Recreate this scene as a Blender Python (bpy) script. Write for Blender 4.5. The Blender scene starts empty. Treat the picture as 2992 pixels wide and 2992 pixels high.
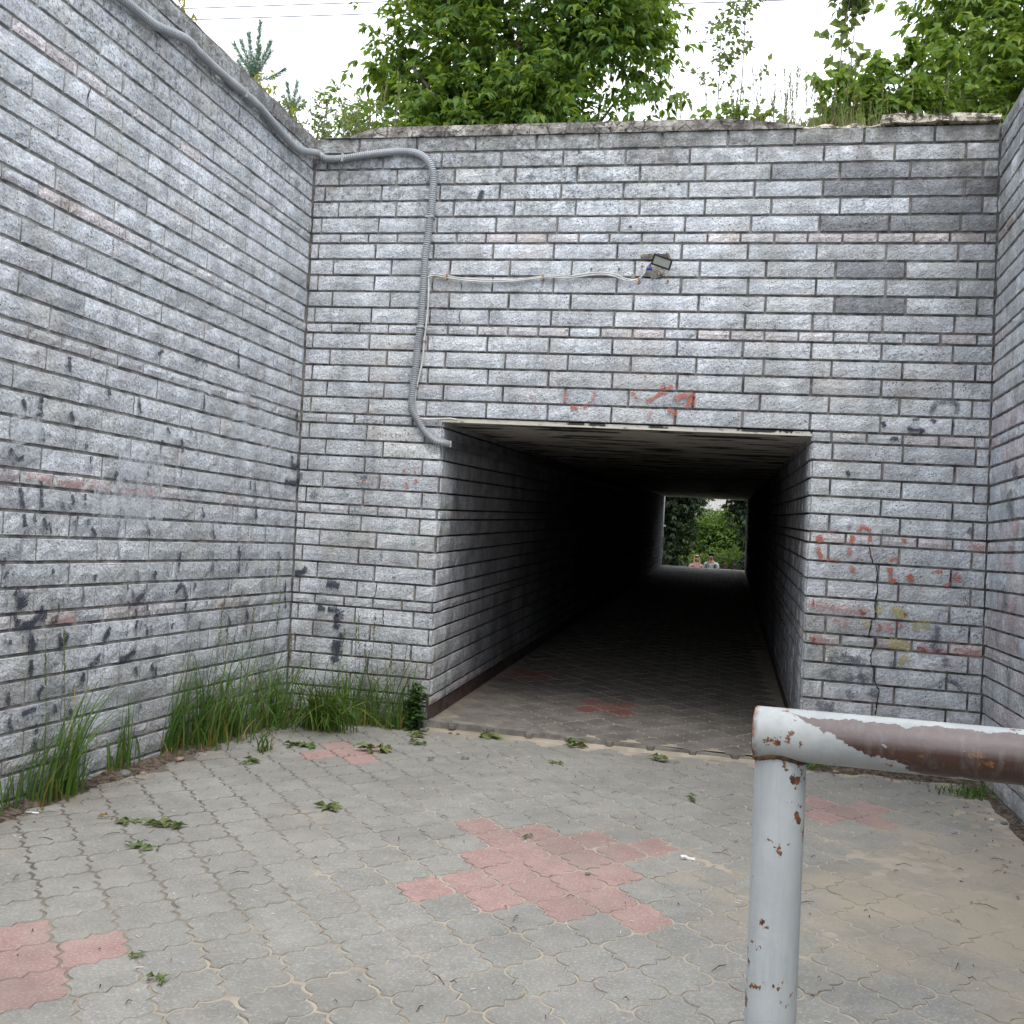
import bpy, bmesh, math, random
import numpy as np
from mathutils import Vector, Matrix, noise as mnoise
random.seed(7); rng = np.random.default_rng(7)
SC = bpy.context.scene
COL = SC.collection
R = math.radians

# ------------------------------------------------------------------ camera
CAM = np.array([3.4685, -7.7763, 1.3]); FPX = 3109.2895
def _rot(yaw, pitch, roll):
    cy, sy, cp, sp, cr, sr = math.cos(yaw), math.sin(yaw), math.cos(pitch), math.sin(pitch), math.cos(roll), math.sin(roll)
    f = np.array([sy*cp, cy*cp, sp]); r0 = np.array([cy, -sy, 0]); u0 = np.cross(r0, f)
    return cr*r0+sr*u0, -sr*r0+cr*u0, f
CR, CU, CF = _rot(-.221, .0268, .0628)
cam = bpy.data.cameras.new('camera'); camo = bpy.data.objects.new('camera', cam); COL.objects.link(camo)
cam.sensor_width = 36; cam.lens = FPX/2992*36; cam.clip_end = 2000; cam.clip_start = .05
m = Matrix.Identity(4)
for i in range(3):
    m[i][0], m[i][1], m[i][2], m[i][3] = CR[i], CU[i], -CF[i], CAM[i]
camo.matrix_world = m
SC.camera = camo

# ------------------------------------------------------------------ world: bright overcast, one soft sun
W = bpy.data.worlds.new('World'); SC.world = W; W.use_nodes = True
nt = W.node_tree; bg = nt.nodes['Background']
sky = nt.nodes.new('ShaderNodeTexSky'); sky.sky_type = 'NISHITA'; sky.sun_disc = False
SUN_EL, SUN_ROT = R(58), R(152)
sky.sun_elevation = SUN_EL; sky.sun_rotation = SUN_ROT; sky.air_density = 1.0; sky.dust_density = 3.0
mixs = nt.nodes.new('ShaderNodeMix'); mixs.data_type = 'RGBA'
tcw = nt.nodes.new('ShaderNodeTexCoord'); nzw = nt.nodes.new('ShaderNodeTexNoise'); nzw.inputs['Scale'].default_value = 2.2; nzw.inputs['Detail'].default_value = 5
nt.links.new(tcw.outputs['Generated'], nzw.inputs['Vector'])
mrw = nt.nodes.new('ShaderNodeMapRange'); mrw.inputs[1].default_value = .3; mrw.inputs[2].default_value = .7; mrw.inputs[3].default_value = .80; mrw.inputs[4].default_value = .97
nt.links.new(nzw.outputs['Fac'], mrw.inputs[0]); nt.links.new(mrw.outputs[0], mixs.inputs[0])
nt.links.new(sky.outputs[0], mixs.inputs[6]); mixs.inputs[7].default_value = (9.6, 10.0, 10.8, 1)
nt.links.new(mixs.outputs[2], bg.inputs[0]); bg.inputs[1].default_value = .12
sl = bpy.data.lights.new('sun', 'SUN'); sl.energy = 1.0; sl.angle = R(28); sl.color = (1, .97, .92)
so = bpy.data.objects.new('sun', sl); COL.objects.link(so)
# Nishita azimuth: rotation 0 = +Y, clockwise
sd = Vector((math.sin(SUN_ROT)*math.cos(SUN_EL), math.cos(SUN_ROT)*math.cos(SUN_EL), math.sin(SUN_EL)))
so.rotation_euler = sd.to_track_quat('Z', 'Y').to_euler()
SC.view_settings.view_transform = 'Standard'; SC.view_settings.look = 'None'; SC.view_settings.gamma = 1
SC.view_settings.use_curve_mapping = False; SC.view_settings.exposure = 1.08
SC.cycles.max_bounces = 6; SC.cycles.transparent_max_bounces = 16

# ------------------------------------------------------------------ helpers
def ray(px, py): return CF + CR*(px-1496)/FPX - CU*(py-1496)/FPX
B = -.0162                      # the masonry leans a touch to the left
def hit(px, py, n, k):
    n = np.array(n, float); d = ray(px, py); return CAM + d*((k-n@CAM)/(n@d))
def on_front(px, py, y=0.): return hit(px, py, (0, 1, 0), y)
def on_left(px, py, x0=0.): return hit(px, py, (1, 0, -B), x0)
def gz(x, y=0): return -.165 + .007*x
def on_ground(px, py):
    p = hit(px, py, (-.007, 0, 1), -.165)
    if p[1] > -.12: q = hit(px, py, (0, 1, 0), -.12); p = np.array([q[0], -.12, gz(q[0])])
    return p

def tag(o, label=None, cat=None, group=None, kind=None):
    if label: o['label'] = label
    if cat: o['category'] = cat
    if group: o['group'] = group
    if kind: o['kind'] = kind
    return o
def link(name, me, parent=None, mat=None):
    o = bpy.data.objects.new(name, me); COL.objects.link(o)
    if parent: o.parent = parent
    if mat: me.materials.append(mat)
    return o
def empty(name, loc=(0, 0, 0)):
    o = bpy.data.objects.new(name, None); o.location = loc; o.empty_display_size = .2; COL.objects.link(o); return o
def mesh(name, v, f, smooth=False):
    me = bpy.data.meshes.new(name)
    me.from_pydata([tuple(map(float, a)) for a in v], [], [tuple(map(int, a)) for a in f])
    if smooth: me.shade_smooth()
    me.update(); return me
def npmesh(name, V, F, uv=None, smooth=False):
    """V (n,3), F (m,k) uniform polygons"""
    V = np.asarray(V, np.float32); F = np.asarray(F, np.int32); me = bpy.data.meshes.new(name)
    me.vertices.add(len(V)); me.vertices.foreach_set('co', V.ravel())
    k = F.shape[1]; me.loops.add(F.size); me.loops.foreach_set('vertex_index', F.ravel())
    me.polygons.add(len(F)); me.polygons.foreach_set('loop_start', np.arange(0, F.size, k, dtype=np.int32))
    if uv is not None:
        l = me.uv_layers.new(name='UVMap'); l.data.foreach_set('uv', np.asarray(uv, np.float32)[F.ravel()].ravel())
    me.update(calc_edges=True)
    (me.shade_smooth if smooth else me.shade_flat)()
    return me
class MB:
    def __init__(s): s.v = []; s.f = []
    def add(s, v, f):
        n = len(s.v); s.v += [tuple(a) for a in v]; s.f += [tuple(i+n for i in a) for a in f]
    def box(s, x0, x1, y0, y1, z0, z1, sh=0.):
        v = [(x+sh*z, y, z) for z in (z0, z1) for y in (y0, y1) for x in (x0, x1)]
        s.add(v, [(0, 2, 3, 1), (4, 5, 7, 6), (0, 1, 5, 4), (2, 6, 7, 3), (0, 4, 6, 2), (1, 3, 7, 5)])
    def hexa(s, p):
        s.add(p, [(0, 2, 3, 1), (4, 5, 7, 6), (0, 1, 5, 4), (2, 6, 7, 3), (0, 4, 6, 2), (1, 3, 7, 5)])
    def tube(s, pts, rad, n=8, cap=True, jit=0.):
        pts = [Vector(p) for p in pts]; rr = rad if hasattr(rad, '__len__') else [rad]*len(pts)
        rings = []; up = None
        for i, p in enumerate(pts):
            t = (pts[min(i+1, len(pts)-1)]-pts[max(i-1, 0)]).normalized()
            if up is None: up = t.orthogonal().normalized()
            up = (up - t*up.dot(t)).normalized(); sd_ = t.cross(up)
            rings.append([p+(up*math.cos(a)+sd_*math.sin(a))*rr[i]*(1+random.uniform(-jit, jit)) for a in [2*math.pi*k/n for k in range(n)]])
        v = [q for r_ in rings for q in r_]; f = []
        for i in range(len(pts)-1):
            for k in range(n):
                a, b = i*n+k, i*n+(k+1) % n; f.append((a, b, b+n, a+n))
        if cap: f.append(tuple(range(n))[::-1]); f.append(tuple(range((len(pts)-1)*n, len(pts)*n)))
        s.add(v, f)
    def build(s, name, mat, parent=None, smooth=False):
        return link(name, mesh(name, s.v, s.f, smooth), parent, mat)

def spline(pts, step=.05):
    """Catmull-Rom through pts, resampled"""
    P = [np.array(p, float) for p in pts]; P = [2*P[0]-P[1]]+P+[2*P[-1]-P[-2]]; out = []
    for i in range(1, len(P)-2):
        n = max(2, int(np.linalg.norm(P[i+1]-P[i])/step))
        for k in range(n):
            t = k/n; a, b, c, d = P[i-1:i+3]
            out.append(.5*((2*b)+(-a+c)*t+(2*a-5*b+4*c-d)*t*t+(-a+3*b-3*c+d)*t**3))
    out.append(P[-2]); return out

# ------------------------------------------------------------------ material helpers
class NT:
    def __init__(s, name):
        s.m = bpy.data.materials.new(name); s.m.use_nodes = True; s.t = s.m.node_tree; s.n = s.t.nodes
        s.b = s.n['Principled BSDF']; s.out = s.n['Material Output']
        s.geo = s.n.new('ShaderNodeNewGeometry'); s.P = s.geo.outputs['Position']
    def put(s, sock, v):
        if hasattr(v, 'links') or isinstance(v, bpy.types.NodeSocket): s.t.links.new(v, sock)
        else:
            if isinstance(v, (tuple, list)) and len(v) == 3 and sock.type == 'RGBA': v = (*v, 1)
            sock.default_value = v
    def noise(s, scale, detail=4, rough=.55, vec=None, out='Fac', dist=0.):
        n = s.n.new('ShaderNodeTexNoise'); n.inputs['Scale'].default_value = scale; n.inputs['Detail'].default_value = detail
        n.inputs['Roughness'].default_value = rough; n.inputs['Distortion'].default_value = dist; s.put(n.inputs['Vector'], vec if vec is not None else s.P); return n.outputs[out]
    def vor(s, scale, vec=None, out='Distance', feat='F1'):
        n = s.n.new('ShaderNodeTexVoronoi'); n.feature = feat; n.inputs['Scale'].default_value = scale; s.put(n.inputs['Vector'], vec if vec is not None else s.P); return n.outputs[out]
    def map(s, x, a, b, c=0., d=1., smooth=False):
        n = s.n.new('ShaderNodeMapRange'); n.clamp = True
        if smooth: n.interpolation_type = 'SMOOTHSTEP'
        for i, v in enumerate((x, a, b, c, d)): s.put(n.inputs[i], v)
        return n.outputs[0]
    def math(s, op, a, b=0., c=0.):
        n = s.n.new('ShaderNodeMath'); n.operation = op
        s.put(n.inputs[0], a); s.put(n.inputs[1], b); s.put(n.inputs[2], c); return n.outputs[0]
    def mix(s, fac, a, b, blend='MIX'):
        n = s.n.new('ShaderNodeMix'); n.data_type = 'RGBA'; n.blend_type = blend; n.clamp_factor = True
        s.put(n.inputs[0], fac); s.put(n.inputs[6], a); s.put(n.inputs[7], b); return n.outputs[2]
    def scale(s, vec, sc):
        n = s.n.new('ShaderNodeVectorMath'); n.operation = 'MULTIPLY'; s.put(n.inputs[0], vec); n.inputs[1].default_value = sc; return n.outputs[0]
    def sep(s, vec):
        n = s.n.new('ShaderNodeSeparateXYZ'); s.put(n.inputs[0], vec); return n.outputs
    def bump(s, h, strength=.5, dist=.01, prev=None):
        n = s.n.new('ShaderNodeBump'); n.inputs['Strength'].default_value = strength; n.inputs['Distance'].default_value = dist
        s.put(n.inputs['Height'], h)
        if prev is not None: s.put(n.inputs['Normal'], prev)
        return n.outputs[0]
    def fin(s, col=None, rough=None, normal=None, **k):
        if col is not None: s.put(s.b.inputs['Base Color'], col)
        if rough is not None: s.put(s.b.inputs['Roughness'], rough)
        if normal is not None: s.put(s.b.inputs['Normal'], normal)
        for a, v in k.items(): s.put(s.b.inputs[a.replace('_', ' ')], v)
        return s.m

def masonry(name, light=(.72, .742, .775), mid=(.43, .446, .468), tunnel=False):
    t = NT(name)
    oi = t.n.new('ShaderNodeObjectInfo')
    n1 = t.noise(16, 8, .68); n2 = t.noise(5, 5, .6); n3 = t.noise(.9, 4, .6); n4 = t.noise(70, 3, .6)
    a = t.map(t.math('ADD', t.math('MULTIPLY', n1, .55), t.math('MULTIPLY', n4, .45)), .42, .56)
    c = t.mix(a, mid, light)
    # bare grey block where the whitewash has worn off
    worn = t.map(t.math('ADD', t.math('MULTIPLY', n2, .6), t.math('MULTIPLY', n1, .4)), .47, .60)
    c = t.mix(t.math('MULTIPLY', worn, .5), c, (.22, .225, .22))
    blot = t.map(t.noise(1.1, 7, .7), .5, .62); c = t.mix(t.math('MULTIPLY', blot, .3), c, (.22, .225, .22))
    warm = t.map(t.noise(2.1, 4, .6), .52, .66); c = t.mix(t.math('MULTIPLY', warm, .4), c, (.50, .47, .42))
    # bright chips of white paint
    n5 = t.noise(38, 4, .6); chip = t.math('MULTIPLY', t.map(n5, .58, .66), t.map(n3, .42, .6))
    c = t.mix(t.math('MULTIPLY', chip, .75), c, (.74, .74, .72))
    # pits
    v = t.vor(52); pit = t.math('MULTIPLY', t.map(v, .16, .26, 1., 0.), t.map(t.noise(8, 2), .44, .62))
    pit2 = t.math('MULTIPLY', t.map(t.vor(95), .2, .3, 1., 0.), t.map(t.noise(5, 3), .46, .6)); c = t.mix(t.math('MULTIPLY', pit2, .6), c, (.05, .052, .06)); c = t.mix(t.math('MULTIPLY', pit, .85), c, (.03, .032, .04))
    sp2 = t.math('MULTIPLY', t.map(t.noise(44, 3, .6), .58, .66), t.map(t.noise(1.3, 3), .4, .6)); c = t.mix(t.math('MULTIPLY', sp2, .6), c, (.07, .075, .085))
    ts = t.math('MULTIPLY', t.math('MULTIPLY', t.map(t.sep(t.P)[2], 3.55, 3.85), t.map(t.sep(t.P)[0], 3.4, 2.6)), t.map(t.noise(30, 5, .7), .5, .6)); c = t.mix(t.math('MULTIPLY', ts, .6), c, (.06, .085, .095))
    # large stains: grime at the top of the walls, greenish damp
    xyz = t.sep(t.P)
    top = t.math('MULTIPLY', t.map(xyz[2], 3.75, 4.4, 0., 1.), t.map(t.noise(6, 6, .7), .35, .6))
    c = t.mix(t.math('MULTIPLY', top, .75), c, (.10, .095, .082))
    rt = t.math('MULTIPLY', t.math('MULTIPLY', t.map(xyz[0], 3.3, 4.9), t.map(xyz[2], 2.3, 3.6)), t.map(t.noise(3, 6, .65), .38, .62))
    c = t.mix(t.math('MULTIPLY', rt, .65), c, (.13, .125, .115))
    gr = t.map(t.noise(1.6, 5, .6), .5, .72)
    c = t.mix(t.math('MULTIPLY', gr, .35), c, (.22, .225, .19))
    low = t.math('MULTIPLY', t.map(xyz[2], .1, 1.9, 1., 0.), t.map(t.noise(2.3, 6, .7), .44, .62))
    c = t.mix(t.math('MULTIPLY', low, .30), c, (.16, .165, .17))
    lw = t.math('MULTIPLY', t.map(xyz[2], -.1, .35, 1., 0.), t.map(t.noise(7, 4), .3, .6))
    c = t.mix(t.math('MULTIPLY', lw, .5), c, (.17, .14, .115))
    # vertical run-off streaks
    st = t.noise(1, 4, .6, vec=t.scale(t.P, (14, 14, .9)))
    c = t.mix(t.math('MULTIPLY', t.map(st, .55, .75), .35), c, (.12, .12, .13))
    br = t.map(oi.outputs['Random'], 0, 1, .88, 1.06)
    hb = t.n.new('ShaderNodeCombineXYZ')
    for i in range(3): t.put(hb.inputs[i], br)
    c = t.mix(1., c, hb.outputs[0], 'MULTIPLY')
    c = t.mix(1., c, oi.outputs['Color'], 'MULTIPLY')
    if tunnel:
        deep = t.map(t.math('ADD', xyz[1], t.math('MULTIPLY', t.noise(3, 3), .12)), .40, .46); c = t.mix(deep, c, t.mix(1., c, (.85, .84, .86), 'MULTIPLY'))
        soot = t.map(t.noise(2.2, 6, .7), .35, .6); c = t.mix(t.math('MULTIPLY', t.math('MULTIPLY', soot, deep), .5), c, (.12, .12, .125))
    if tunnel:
        d2 = t.map(t.math('ADD', xyz[1], t.math('MULTIPLY', t.noise(.9, 4), 2.5)), 2.2, 6.5, 0., .72); c = t.mix(d2, c, (.045, .044, .048))  # fading daylight painted into the blocks: colour goes near black with depth
    # split face relief, slanting like chisel marks
    rot = t.n.new('ShaderNodeVectorRotate'); rot.rotation_type = 'EULER_XYZ'; rot.inputs['Rotation'].default_value = (.6, .5, .4); t.put(rot.inputs['Vector'], t.P)
    sv = t.scale(rot.outputs[0], (1., 1., 2.2))
    h = t.math('ADD', t.math('MULTIPLY', t.noise(24, 7, .66, vec=sv), 1.), t.math('MULTIPLY', t.noise(62, 3, .6), .4))
    h = t.math('SUBTRACT', h, t.math('MULTIPLY', pit, .25))
    return t.fin(c, .93, t.bump(h, .75, .024 if not tunnel else .02), Specular_IOR_Level=.15)

M = {}
M['block'] = masonry('painted_split_face_block')
M['tblock'] = masonry('sooty_depth_shaded_block', tunnel=True)
def plain(name, c1, c2, scale=8, rough=.85, bump=.3, bd=.005, lo=.4, hi=.6, **k):
    t = NT(name); n = t.noise(scale, 6, .62)
    return t.fin(t.mix(t.map(n, lo, hi), c1, c2), rough, t.bump(t.noise(scale*4, 4), bump, bd), **k)
M['mortar'] = plain('mortar', (.05, .046, .044), (.22, .205, .185), 9, .95, .6, .01)
M['mortar_pale'] = plain('pale_mortar', (.10, .098, .095), (.30, .29, .27), 8, .95, .6, .01)
M['mortar_dark'] = plain('dark_mortar', (.02, .018, .018), (.06, .05, .045), 6, .95)  # darker mortar colour for the tunnel side walls
M['base'] = plain('footing_brick', (.035, .015, .013), (.07, .045, .04), 7, .95, .6, .01)
# coping
t = NT('crumbling_coping'); n = t.noise(9, 8, .7); c = t.mix(t.map(n, .38, .62), (.07, .058, .05), (.30, .28, .25))
c = t.mix(t.map(t.noise(5, 5, .7), .54, .62), c, (.42, .40, .36)); c = t.mix(t.map(t.vor(7, feat='DISTANCE_TO_EDGE'), .0, .035, .9, 0.), c, (.03, .022, .018))
c = t.mix(t.map(t.noise(26, 3), .58, .7), c, (.03, .024, .02))
M['coping'] = t.fin(c, .95, t.bump(t.noise(22, 8, .7), 1., .03))
M['foam'] = plain('weathered_cap', (.10, .075, .05), (.58, .52, .42), 22, .95, 1., .03, .42, .54)
M['crack'] = plain('crack', (.008, .008, .008), (.02, .018, .016), 8)
# ceiling with peeled patches
t = NT('ceiling_concrete'); sv = t.scale(t.P, (1.1, 3.4, 1)); pl = t.map(t.noise(1.5, 5, .6, vec=sv, dist=.3), .53, .545)
c = t.mix(t.noise(5, 5, .6), (.44, .42, .37), (.62, .59, .53)); c = t.mix(t.math('MULTIPLY', t.map(t.noise(11, 5, .7, vec=t.scale(t.P, (.5, 3, 1))), .57, .62), .6), c, (.07, .06, .05))
c = t.mix(pl, c, (.03, .028, .028))
M['ceiling'] = t.fin(c, .6, t.bump(t.math('SUBTRACT', t.noise(20, 4), t.math('MULTIPLY', pl, 2.)), .4, .01))
M['trim'] = plain('flaking_cream_trim', (.13, .10, .075), (.50, .47, .39), 6, .8, .4, .005, .36, .46)
# paving
def paving(name, c1, c2, sandy=True):
    t = NT(name); oi = t.n.new('ShaderNodeObjectInfo'); xyz = t.sep(t.P)
    c = t.mix(t.map(t.noise(7, 7, .65), .35, .65), c1, c2)
    c = t.mix(t.math('MULTIPLY', t.map(t.noise(90, 3, .7), .5, .72), .5), c, tuple(min(1, a*1.9+.03) for a in c2))
    br = t.map(oi.outputs['Random'], 0, 1, .93, 1.05); hb = t.n.new('ShaderNodeCombineXYZ')
    for i in range(3): t.put(hb.inputs[i], br)
    c = t.mix(1., c, hb.outputs[0], 'MULTIPLY')
    # pale scuffs
    sc = t.noise(1, 3, .6, vec=t.scale(t.P, (26, 70, 1)), dist=1.); c = t.mix(t.math('MULTIPLY', t.map(sc, .66, .74), .4), c, (.36, .34, .30))
    c = t.mix(t.math('MULTIPLY', t.map(t.noise(1.4, 6, .65), .45, .65), .35), c, (.115, .112, .10))
    c = t.mix(t.math('MULTIPLY', t.map(t.noise(2.7, 6, .7), .5, .68), .3), c, (.30, .28, .24))
    # drifted sand
    g = t.math('SUBTRACT', t.math('MULTIPLY', xyz[0], .62), t.math('MULTIPLY', t.math('ABSOLUTE', t.math('ADD', xyz[1], 3.0)), .45))
    sand = t.map(t.math('ADD', g, t.math('MULTIPLY', t.noise(2.2, 7, .66), 2.4)), 3.15, 3.9)
    sand2 = t.map(t.noise(3.1, 8, .7), .60, .74)
    s_ = t.math('MAXIMUM', t.math('MULTIPLY', sand, .72), t.math('MULTIPLY', sand2, .35))
    c = t.mix(s_, c, t.mix(t.noise(60, 4), (.32, .27, .195), (.43, .365, .27)))
    dt = t.math('MULTIPLY', t.map(xyz[0], .05, .5, 1., 0.), t.map(t.noise(5, 5, .7), .35, .6)); c = t.mix(t.math('MULTIPLY', dt, .6), c, (.12, .095, .07))
    return t.fin(c, .9, t.bump(t.noise(45, 5, .65), .35, .004), Specular_IOR_Level=.25)
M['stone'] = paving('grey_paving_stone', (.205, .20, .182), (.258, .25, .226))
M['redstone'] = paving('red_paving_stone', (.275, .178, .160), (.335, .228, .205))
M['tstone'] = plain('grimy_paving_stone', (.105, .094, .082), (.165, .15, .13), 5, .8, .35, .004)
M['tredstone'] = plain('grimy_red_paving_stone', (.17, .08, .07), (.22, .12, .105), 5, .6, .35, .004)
t = NT('joint_sand'); xyz = t.sep(t.P); k_ = t.map(t.math('ADD', xyz[0], t.math('MULTIPLY', t.noise(1.2, 4), 2.4)), 2.0, 3.2)
c = t.mix(k_, t.mix(t.noise(12, 5), (.055, .045, .035), (.16, .14, .11)), t.mix(t.map(t.noise(9, 5), .3, .6), (.24, .205, .16), (.36, .315, .25)))
M['sand'] = t.fin(c, .95, t.bump(t.noise(80, 4), .5, .004))
M['kerb'] = plain('kerb_concrete', (.12, .11, .095), (.21, .20, .175), 10, .9, .5, .005)
M['earth'] = plain('earth', (.055, .04, .028), (.13, .10, .07), 5, .97, .9, .03)
M['dirt'] = plain('wall_foot_dirt', (.05, .03, .02), (.21, .165, .12), 30, .97, 1., .03)
M['conduit'] = plain('grey_conduit', (.26, .275, .285), (.34, .355, .37), 5, .5, .1, .001)
M['cable'] = plain('white_cable', (.40, .40, .38), (.52, .52, .50), 7, .5, .1, .001)
M['copper'] = plain('rusty_wire_tie', (.20, .09, .02), (.30, .17, .06), 30, .6)
M['blue'] = plain('blue_tape', (.02, .03, .30), (.05, .07, .45), 20, .4)
M['black'] = plain('black_metal', (.02, .02, .024), (.035, .036, .042), 12, .45)
M['lens'] = plain('frosted_lens', (.36, .37, .32), (.46, .46, .39), 12, .25)
M['patch'] = plain('mortar_patch', (.17, .16, .14), (.30, .285, .25), 18, .95, .8, .01)
M['plate'] = plain('metal_trunking', (.10, .10, .105), (.16, .16, .165), 4, .5)
M['sticker'] = plain('sticker', (.62, .58, .56), (.66, .62, .60), 4, .6)
M['redink'] = plain('red_ink', (.5, .08, .08), (.5, .12, .12), 4, .6)
M['wire'] = plain('power_line', (.10, .10, .11), (.13, .13, .14), 3, .6)

def leafmat(name, c1, c2, trans=.35, c3=None, rough=.5):
    t = NT(name); rnd = t.geo.outputs['Random Per Island']
    c = t.mix(rnd, c1, c2)
    if c3: c = t.mix(t.map(rnd, .9, .97), c, c3)
    c = t.mix(t.map(t.noise(1.7, 3), .38, .62), t.mix(.35, c, c1), c)
    tr = t.n.new('ShaderNodeBsdfTranslucent'); t.put(tr.inputs[0], t.mix(.45, c, (.30, .40, .03)))
    t.put(t.b.inputs['Base Color'], c); t.b.inputs['Roughness'].default_value = rough; t.b.inputs['Specular IOR Level'].default_value = .35
    mx = t.n.new('ShaderNodeMixShader'); mx.inputs[0].default_value = trans
    t.t.links.new(t.b.outputs[0], mx.inputs[1]); t.t.links.new(tr.outputs[0], mx.inputs[2]); t.t.links.new(mx.outputs[0], t.out.inputs[0]); return t.m
M['maple'] = leafmat('maple_leaf', (.035, .095, .018), (.15, .25, .035), .48, (.22, .28, .03))
M['maple2'] = leafmat('maple_leaf_young', (.09, .17, .025), (.19, .29, .045), .45, (.26, .30, .04))
M['aspen'] = leafmat('aspen_leaf', (.11, .15, .06), (.22, .27, .10), .5)
M['weed'] = leafmat('weed_leaf', (.035, .08, .02), (.07, .13, .035), .3)
M['weedl'] = leafmat('weed_leaf_light', (.10, .15, .035), (.19, .24, .06), .4, (.35, .33, .05))
M['grass'] = leafmat('grass_blade', (.045, .11, .02), (.11, .19, .035), .3, (.30, .22, .06))
M['drygrass'] = leafmat('dry_grass_blade', (.16, .09, .03), (.32, .22, .07), .3)
M['seedgrass'] = leafmat('seeding_grass', (.10, .12, .04), (.22, .22, .09), .35, (.25, .14, .10))
M['creeper'] = leafmat('creeper_leaf', (.22, .22, .02), (.38, .34, .03), .5)
M['pine'] = leafmat('pine_needle', (.12, .21, .17), (.20, .32, .26), .35)
M['wilt'] = leafmat('wilted_leaf', (.06, .105, .028), (.16, .20, .065), .15, (.14, .09, .04))
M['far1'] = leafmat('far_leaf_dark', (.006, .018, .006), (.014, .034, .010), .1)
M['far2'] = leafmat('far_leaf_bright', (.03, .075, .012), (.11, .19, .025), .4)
M['bark'] = plain('bark', (.05, .042, .033), (.12, .10, .08), 20, .95, .8, .01)
M['stem'] = plain('sapling_stem', (.10, .09, .07), (.18, .16, .12), 20, .9)

# ------------------------------------------------------------------ masonry geometry
H, RHO, ZF, L = .126, .6164, 4.2505, .4729
XR, TL, TR_ = 5.083, 1.1645, 3.8997
def zJ(k):
    if k < 0: return ZF+H
    d = 0
    for i in range(1, k+1): d += RHO if i % 6 == 0 else 1
    return ZF-d*H
BV = {}
def brick_verts(w, h, seed, nx=5, nz=2):
    """split-faced block, back edge on y=0, face towards -y; 48 triangles"""
    r_ = random.Random(seed); V = []; F = []; idx = {}
    for j in range(nz+1):
        for i in range(nx+1):
            bx, bz = i in (0, nx), j in (0, nz)
            x = -w/2 + w*i/nx; z = -h/2 + h*j/nz
            if bx: x -= math.copysign(.004+r_.uniform(0, .003), x)
            else: x += r_.uniform(-.2, .2)*w/nx
            if bz: z -= math.copysign(.003+r_.uniform(0, .0025), z)
            else: z += r_.uniform(-.2, .2)*h/nz
            y = -.0165-r_.uniform(-.001, .0028) if not (bx or bz) else -.0125-r_.uniform(-.002, .002)
            idx[i, j] = len(V); V.append((x, y, z))
    for j in range(nz):
        for i in range(nx): F.append((idx[i, j], idx[i+1, j], idx[i+1, j+1], idx[i, j+1]))
    ring = [(i, 0) for i in range(nx)]+[(nx, j) for j in range(nz)]+[(i, nz) for i in range(nx, 0, -1)]+[(0, j) for j in range(nz, 0, -1)]
    base = {}
    for (i, j) in ring:
        x = -w/2 + w*i/nx + r_.uniform(-.001, .001); z = -h/2+h*j/nz + r_.uniform(-.001, .001)
        base[i, j] = len(V); V.append((x, .004, z))
    for a, b in zip(ring, ring[1:]+ring[:1]): F.append((idx[a], base[a], base[b], idx[b]))
    return np.array(V), np.array(F)
GAPZ, GAPX = .0125, .011
def variants(w, h, n, key, mat):
    out = []
    for s in range(n):
        V, F = brick_verts(w, h, hash((round(w*100), round(h*1000), s)) & 0xffff)
        me = npmesh('brick_mesh', V, F); me.materials.append(mat)
        out.append((me, V, F))
    return out
SIZES = [.45, .33, .22, .12]
for mk in ('block', 'tblock'):
    for hh, hn in ((H-GAPZ, 'b'), (H*RHO-GAPZ, 's')):
        for w in SIZES: BV[mk, hn, w] = variants(w, hh, 6 if w > .2 else 3, hn, M[mk])

def masonry_wall(parent, cand, frame, mat, budget, rank, colorf=None):
    """cand: (u0,u1,z0,z1,thin,row); frame(u,z)->(pos,U,N)"""
    cand = [c for c in cand if c[1]-c[0] > .03]
    order = sorted(range(len(cand)), key=lambda i: -rank(cand[i]))
    keep = set(order[:budget]); SV = []; SF = []; off = 0
    for i, c in enumerate(cand):
        u0, u1, z0, z1, thin, row = c
        w = u1-u0-GAPX*random.uniform(.7, 1.3); key = min(SIZES, key=lambda s: abs(s-w))
        me, V, F = random.choice(BV[mat, 's' if thin else 'b', key])
        p, U, N = frame((u0+u1)/2, (z0+z1)/2)
        Wv = Vector(U).cross(Vector(N)).normalized(); Wv = -Wv if Wv.z < 0 else Wv
        dep = random.uniform(.85, 1.2); a = random.uniform(-.004, .004)
        hs = ((z1-z0)-GAPZ)/((H*RHO if thin else H)-GAPZ)
        mm = Matrix.Identity(4)
        for r_ in range(3):
            mm[r_][0] = (U[r_]+a*Wv[r_])*(w/key); mm[r_][1] = -N[r_]*dep; mm[r_][2] = Wv[r_]*hs; mm[r_][3] = p[r_]
        if i in keep:
            o = bpy.data.objects.new('brick', me); o.matrix_world = mm; o.parent = parent; COL.objects.link(o)
            o.color = (*(colorf(c) if colorf else (1, 1, 1)), 1)
        else:
            A = np.array(mm); SV.append(V@A[:3, :3].T+A[:3, 3]); SF.append(F+off); off += len(V)
    if SV:
        me = npmesh('brickwork', np.concatenate(SV), np.concatenate(SF)); me.materials.append(M[mat])
        o = link('brickwork', me, parent); o['kind'] = 'stuff'; o.color = (1, 1, 1, 1)
def rowcands(k, u0, u1, phase, Lk):
    z1, z0 = zJ(k-1), zJ(k); out = []; n = math.floor((u0-phase)/Lk); u = phase+n*Lk
    js = []
    while u < u1: js.append(u); u += Lk
    js.append(u); js = [x+random.uniform(-.004, .004) for x in js]
    for a, b in zip(js, js[1:]):
        a, b = max(a, u0), min(b, u1)
        if b-a > .03: out.append((a, b, z0, z1, k % 6 == 0 and k > 0, k))
    return out
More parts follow.
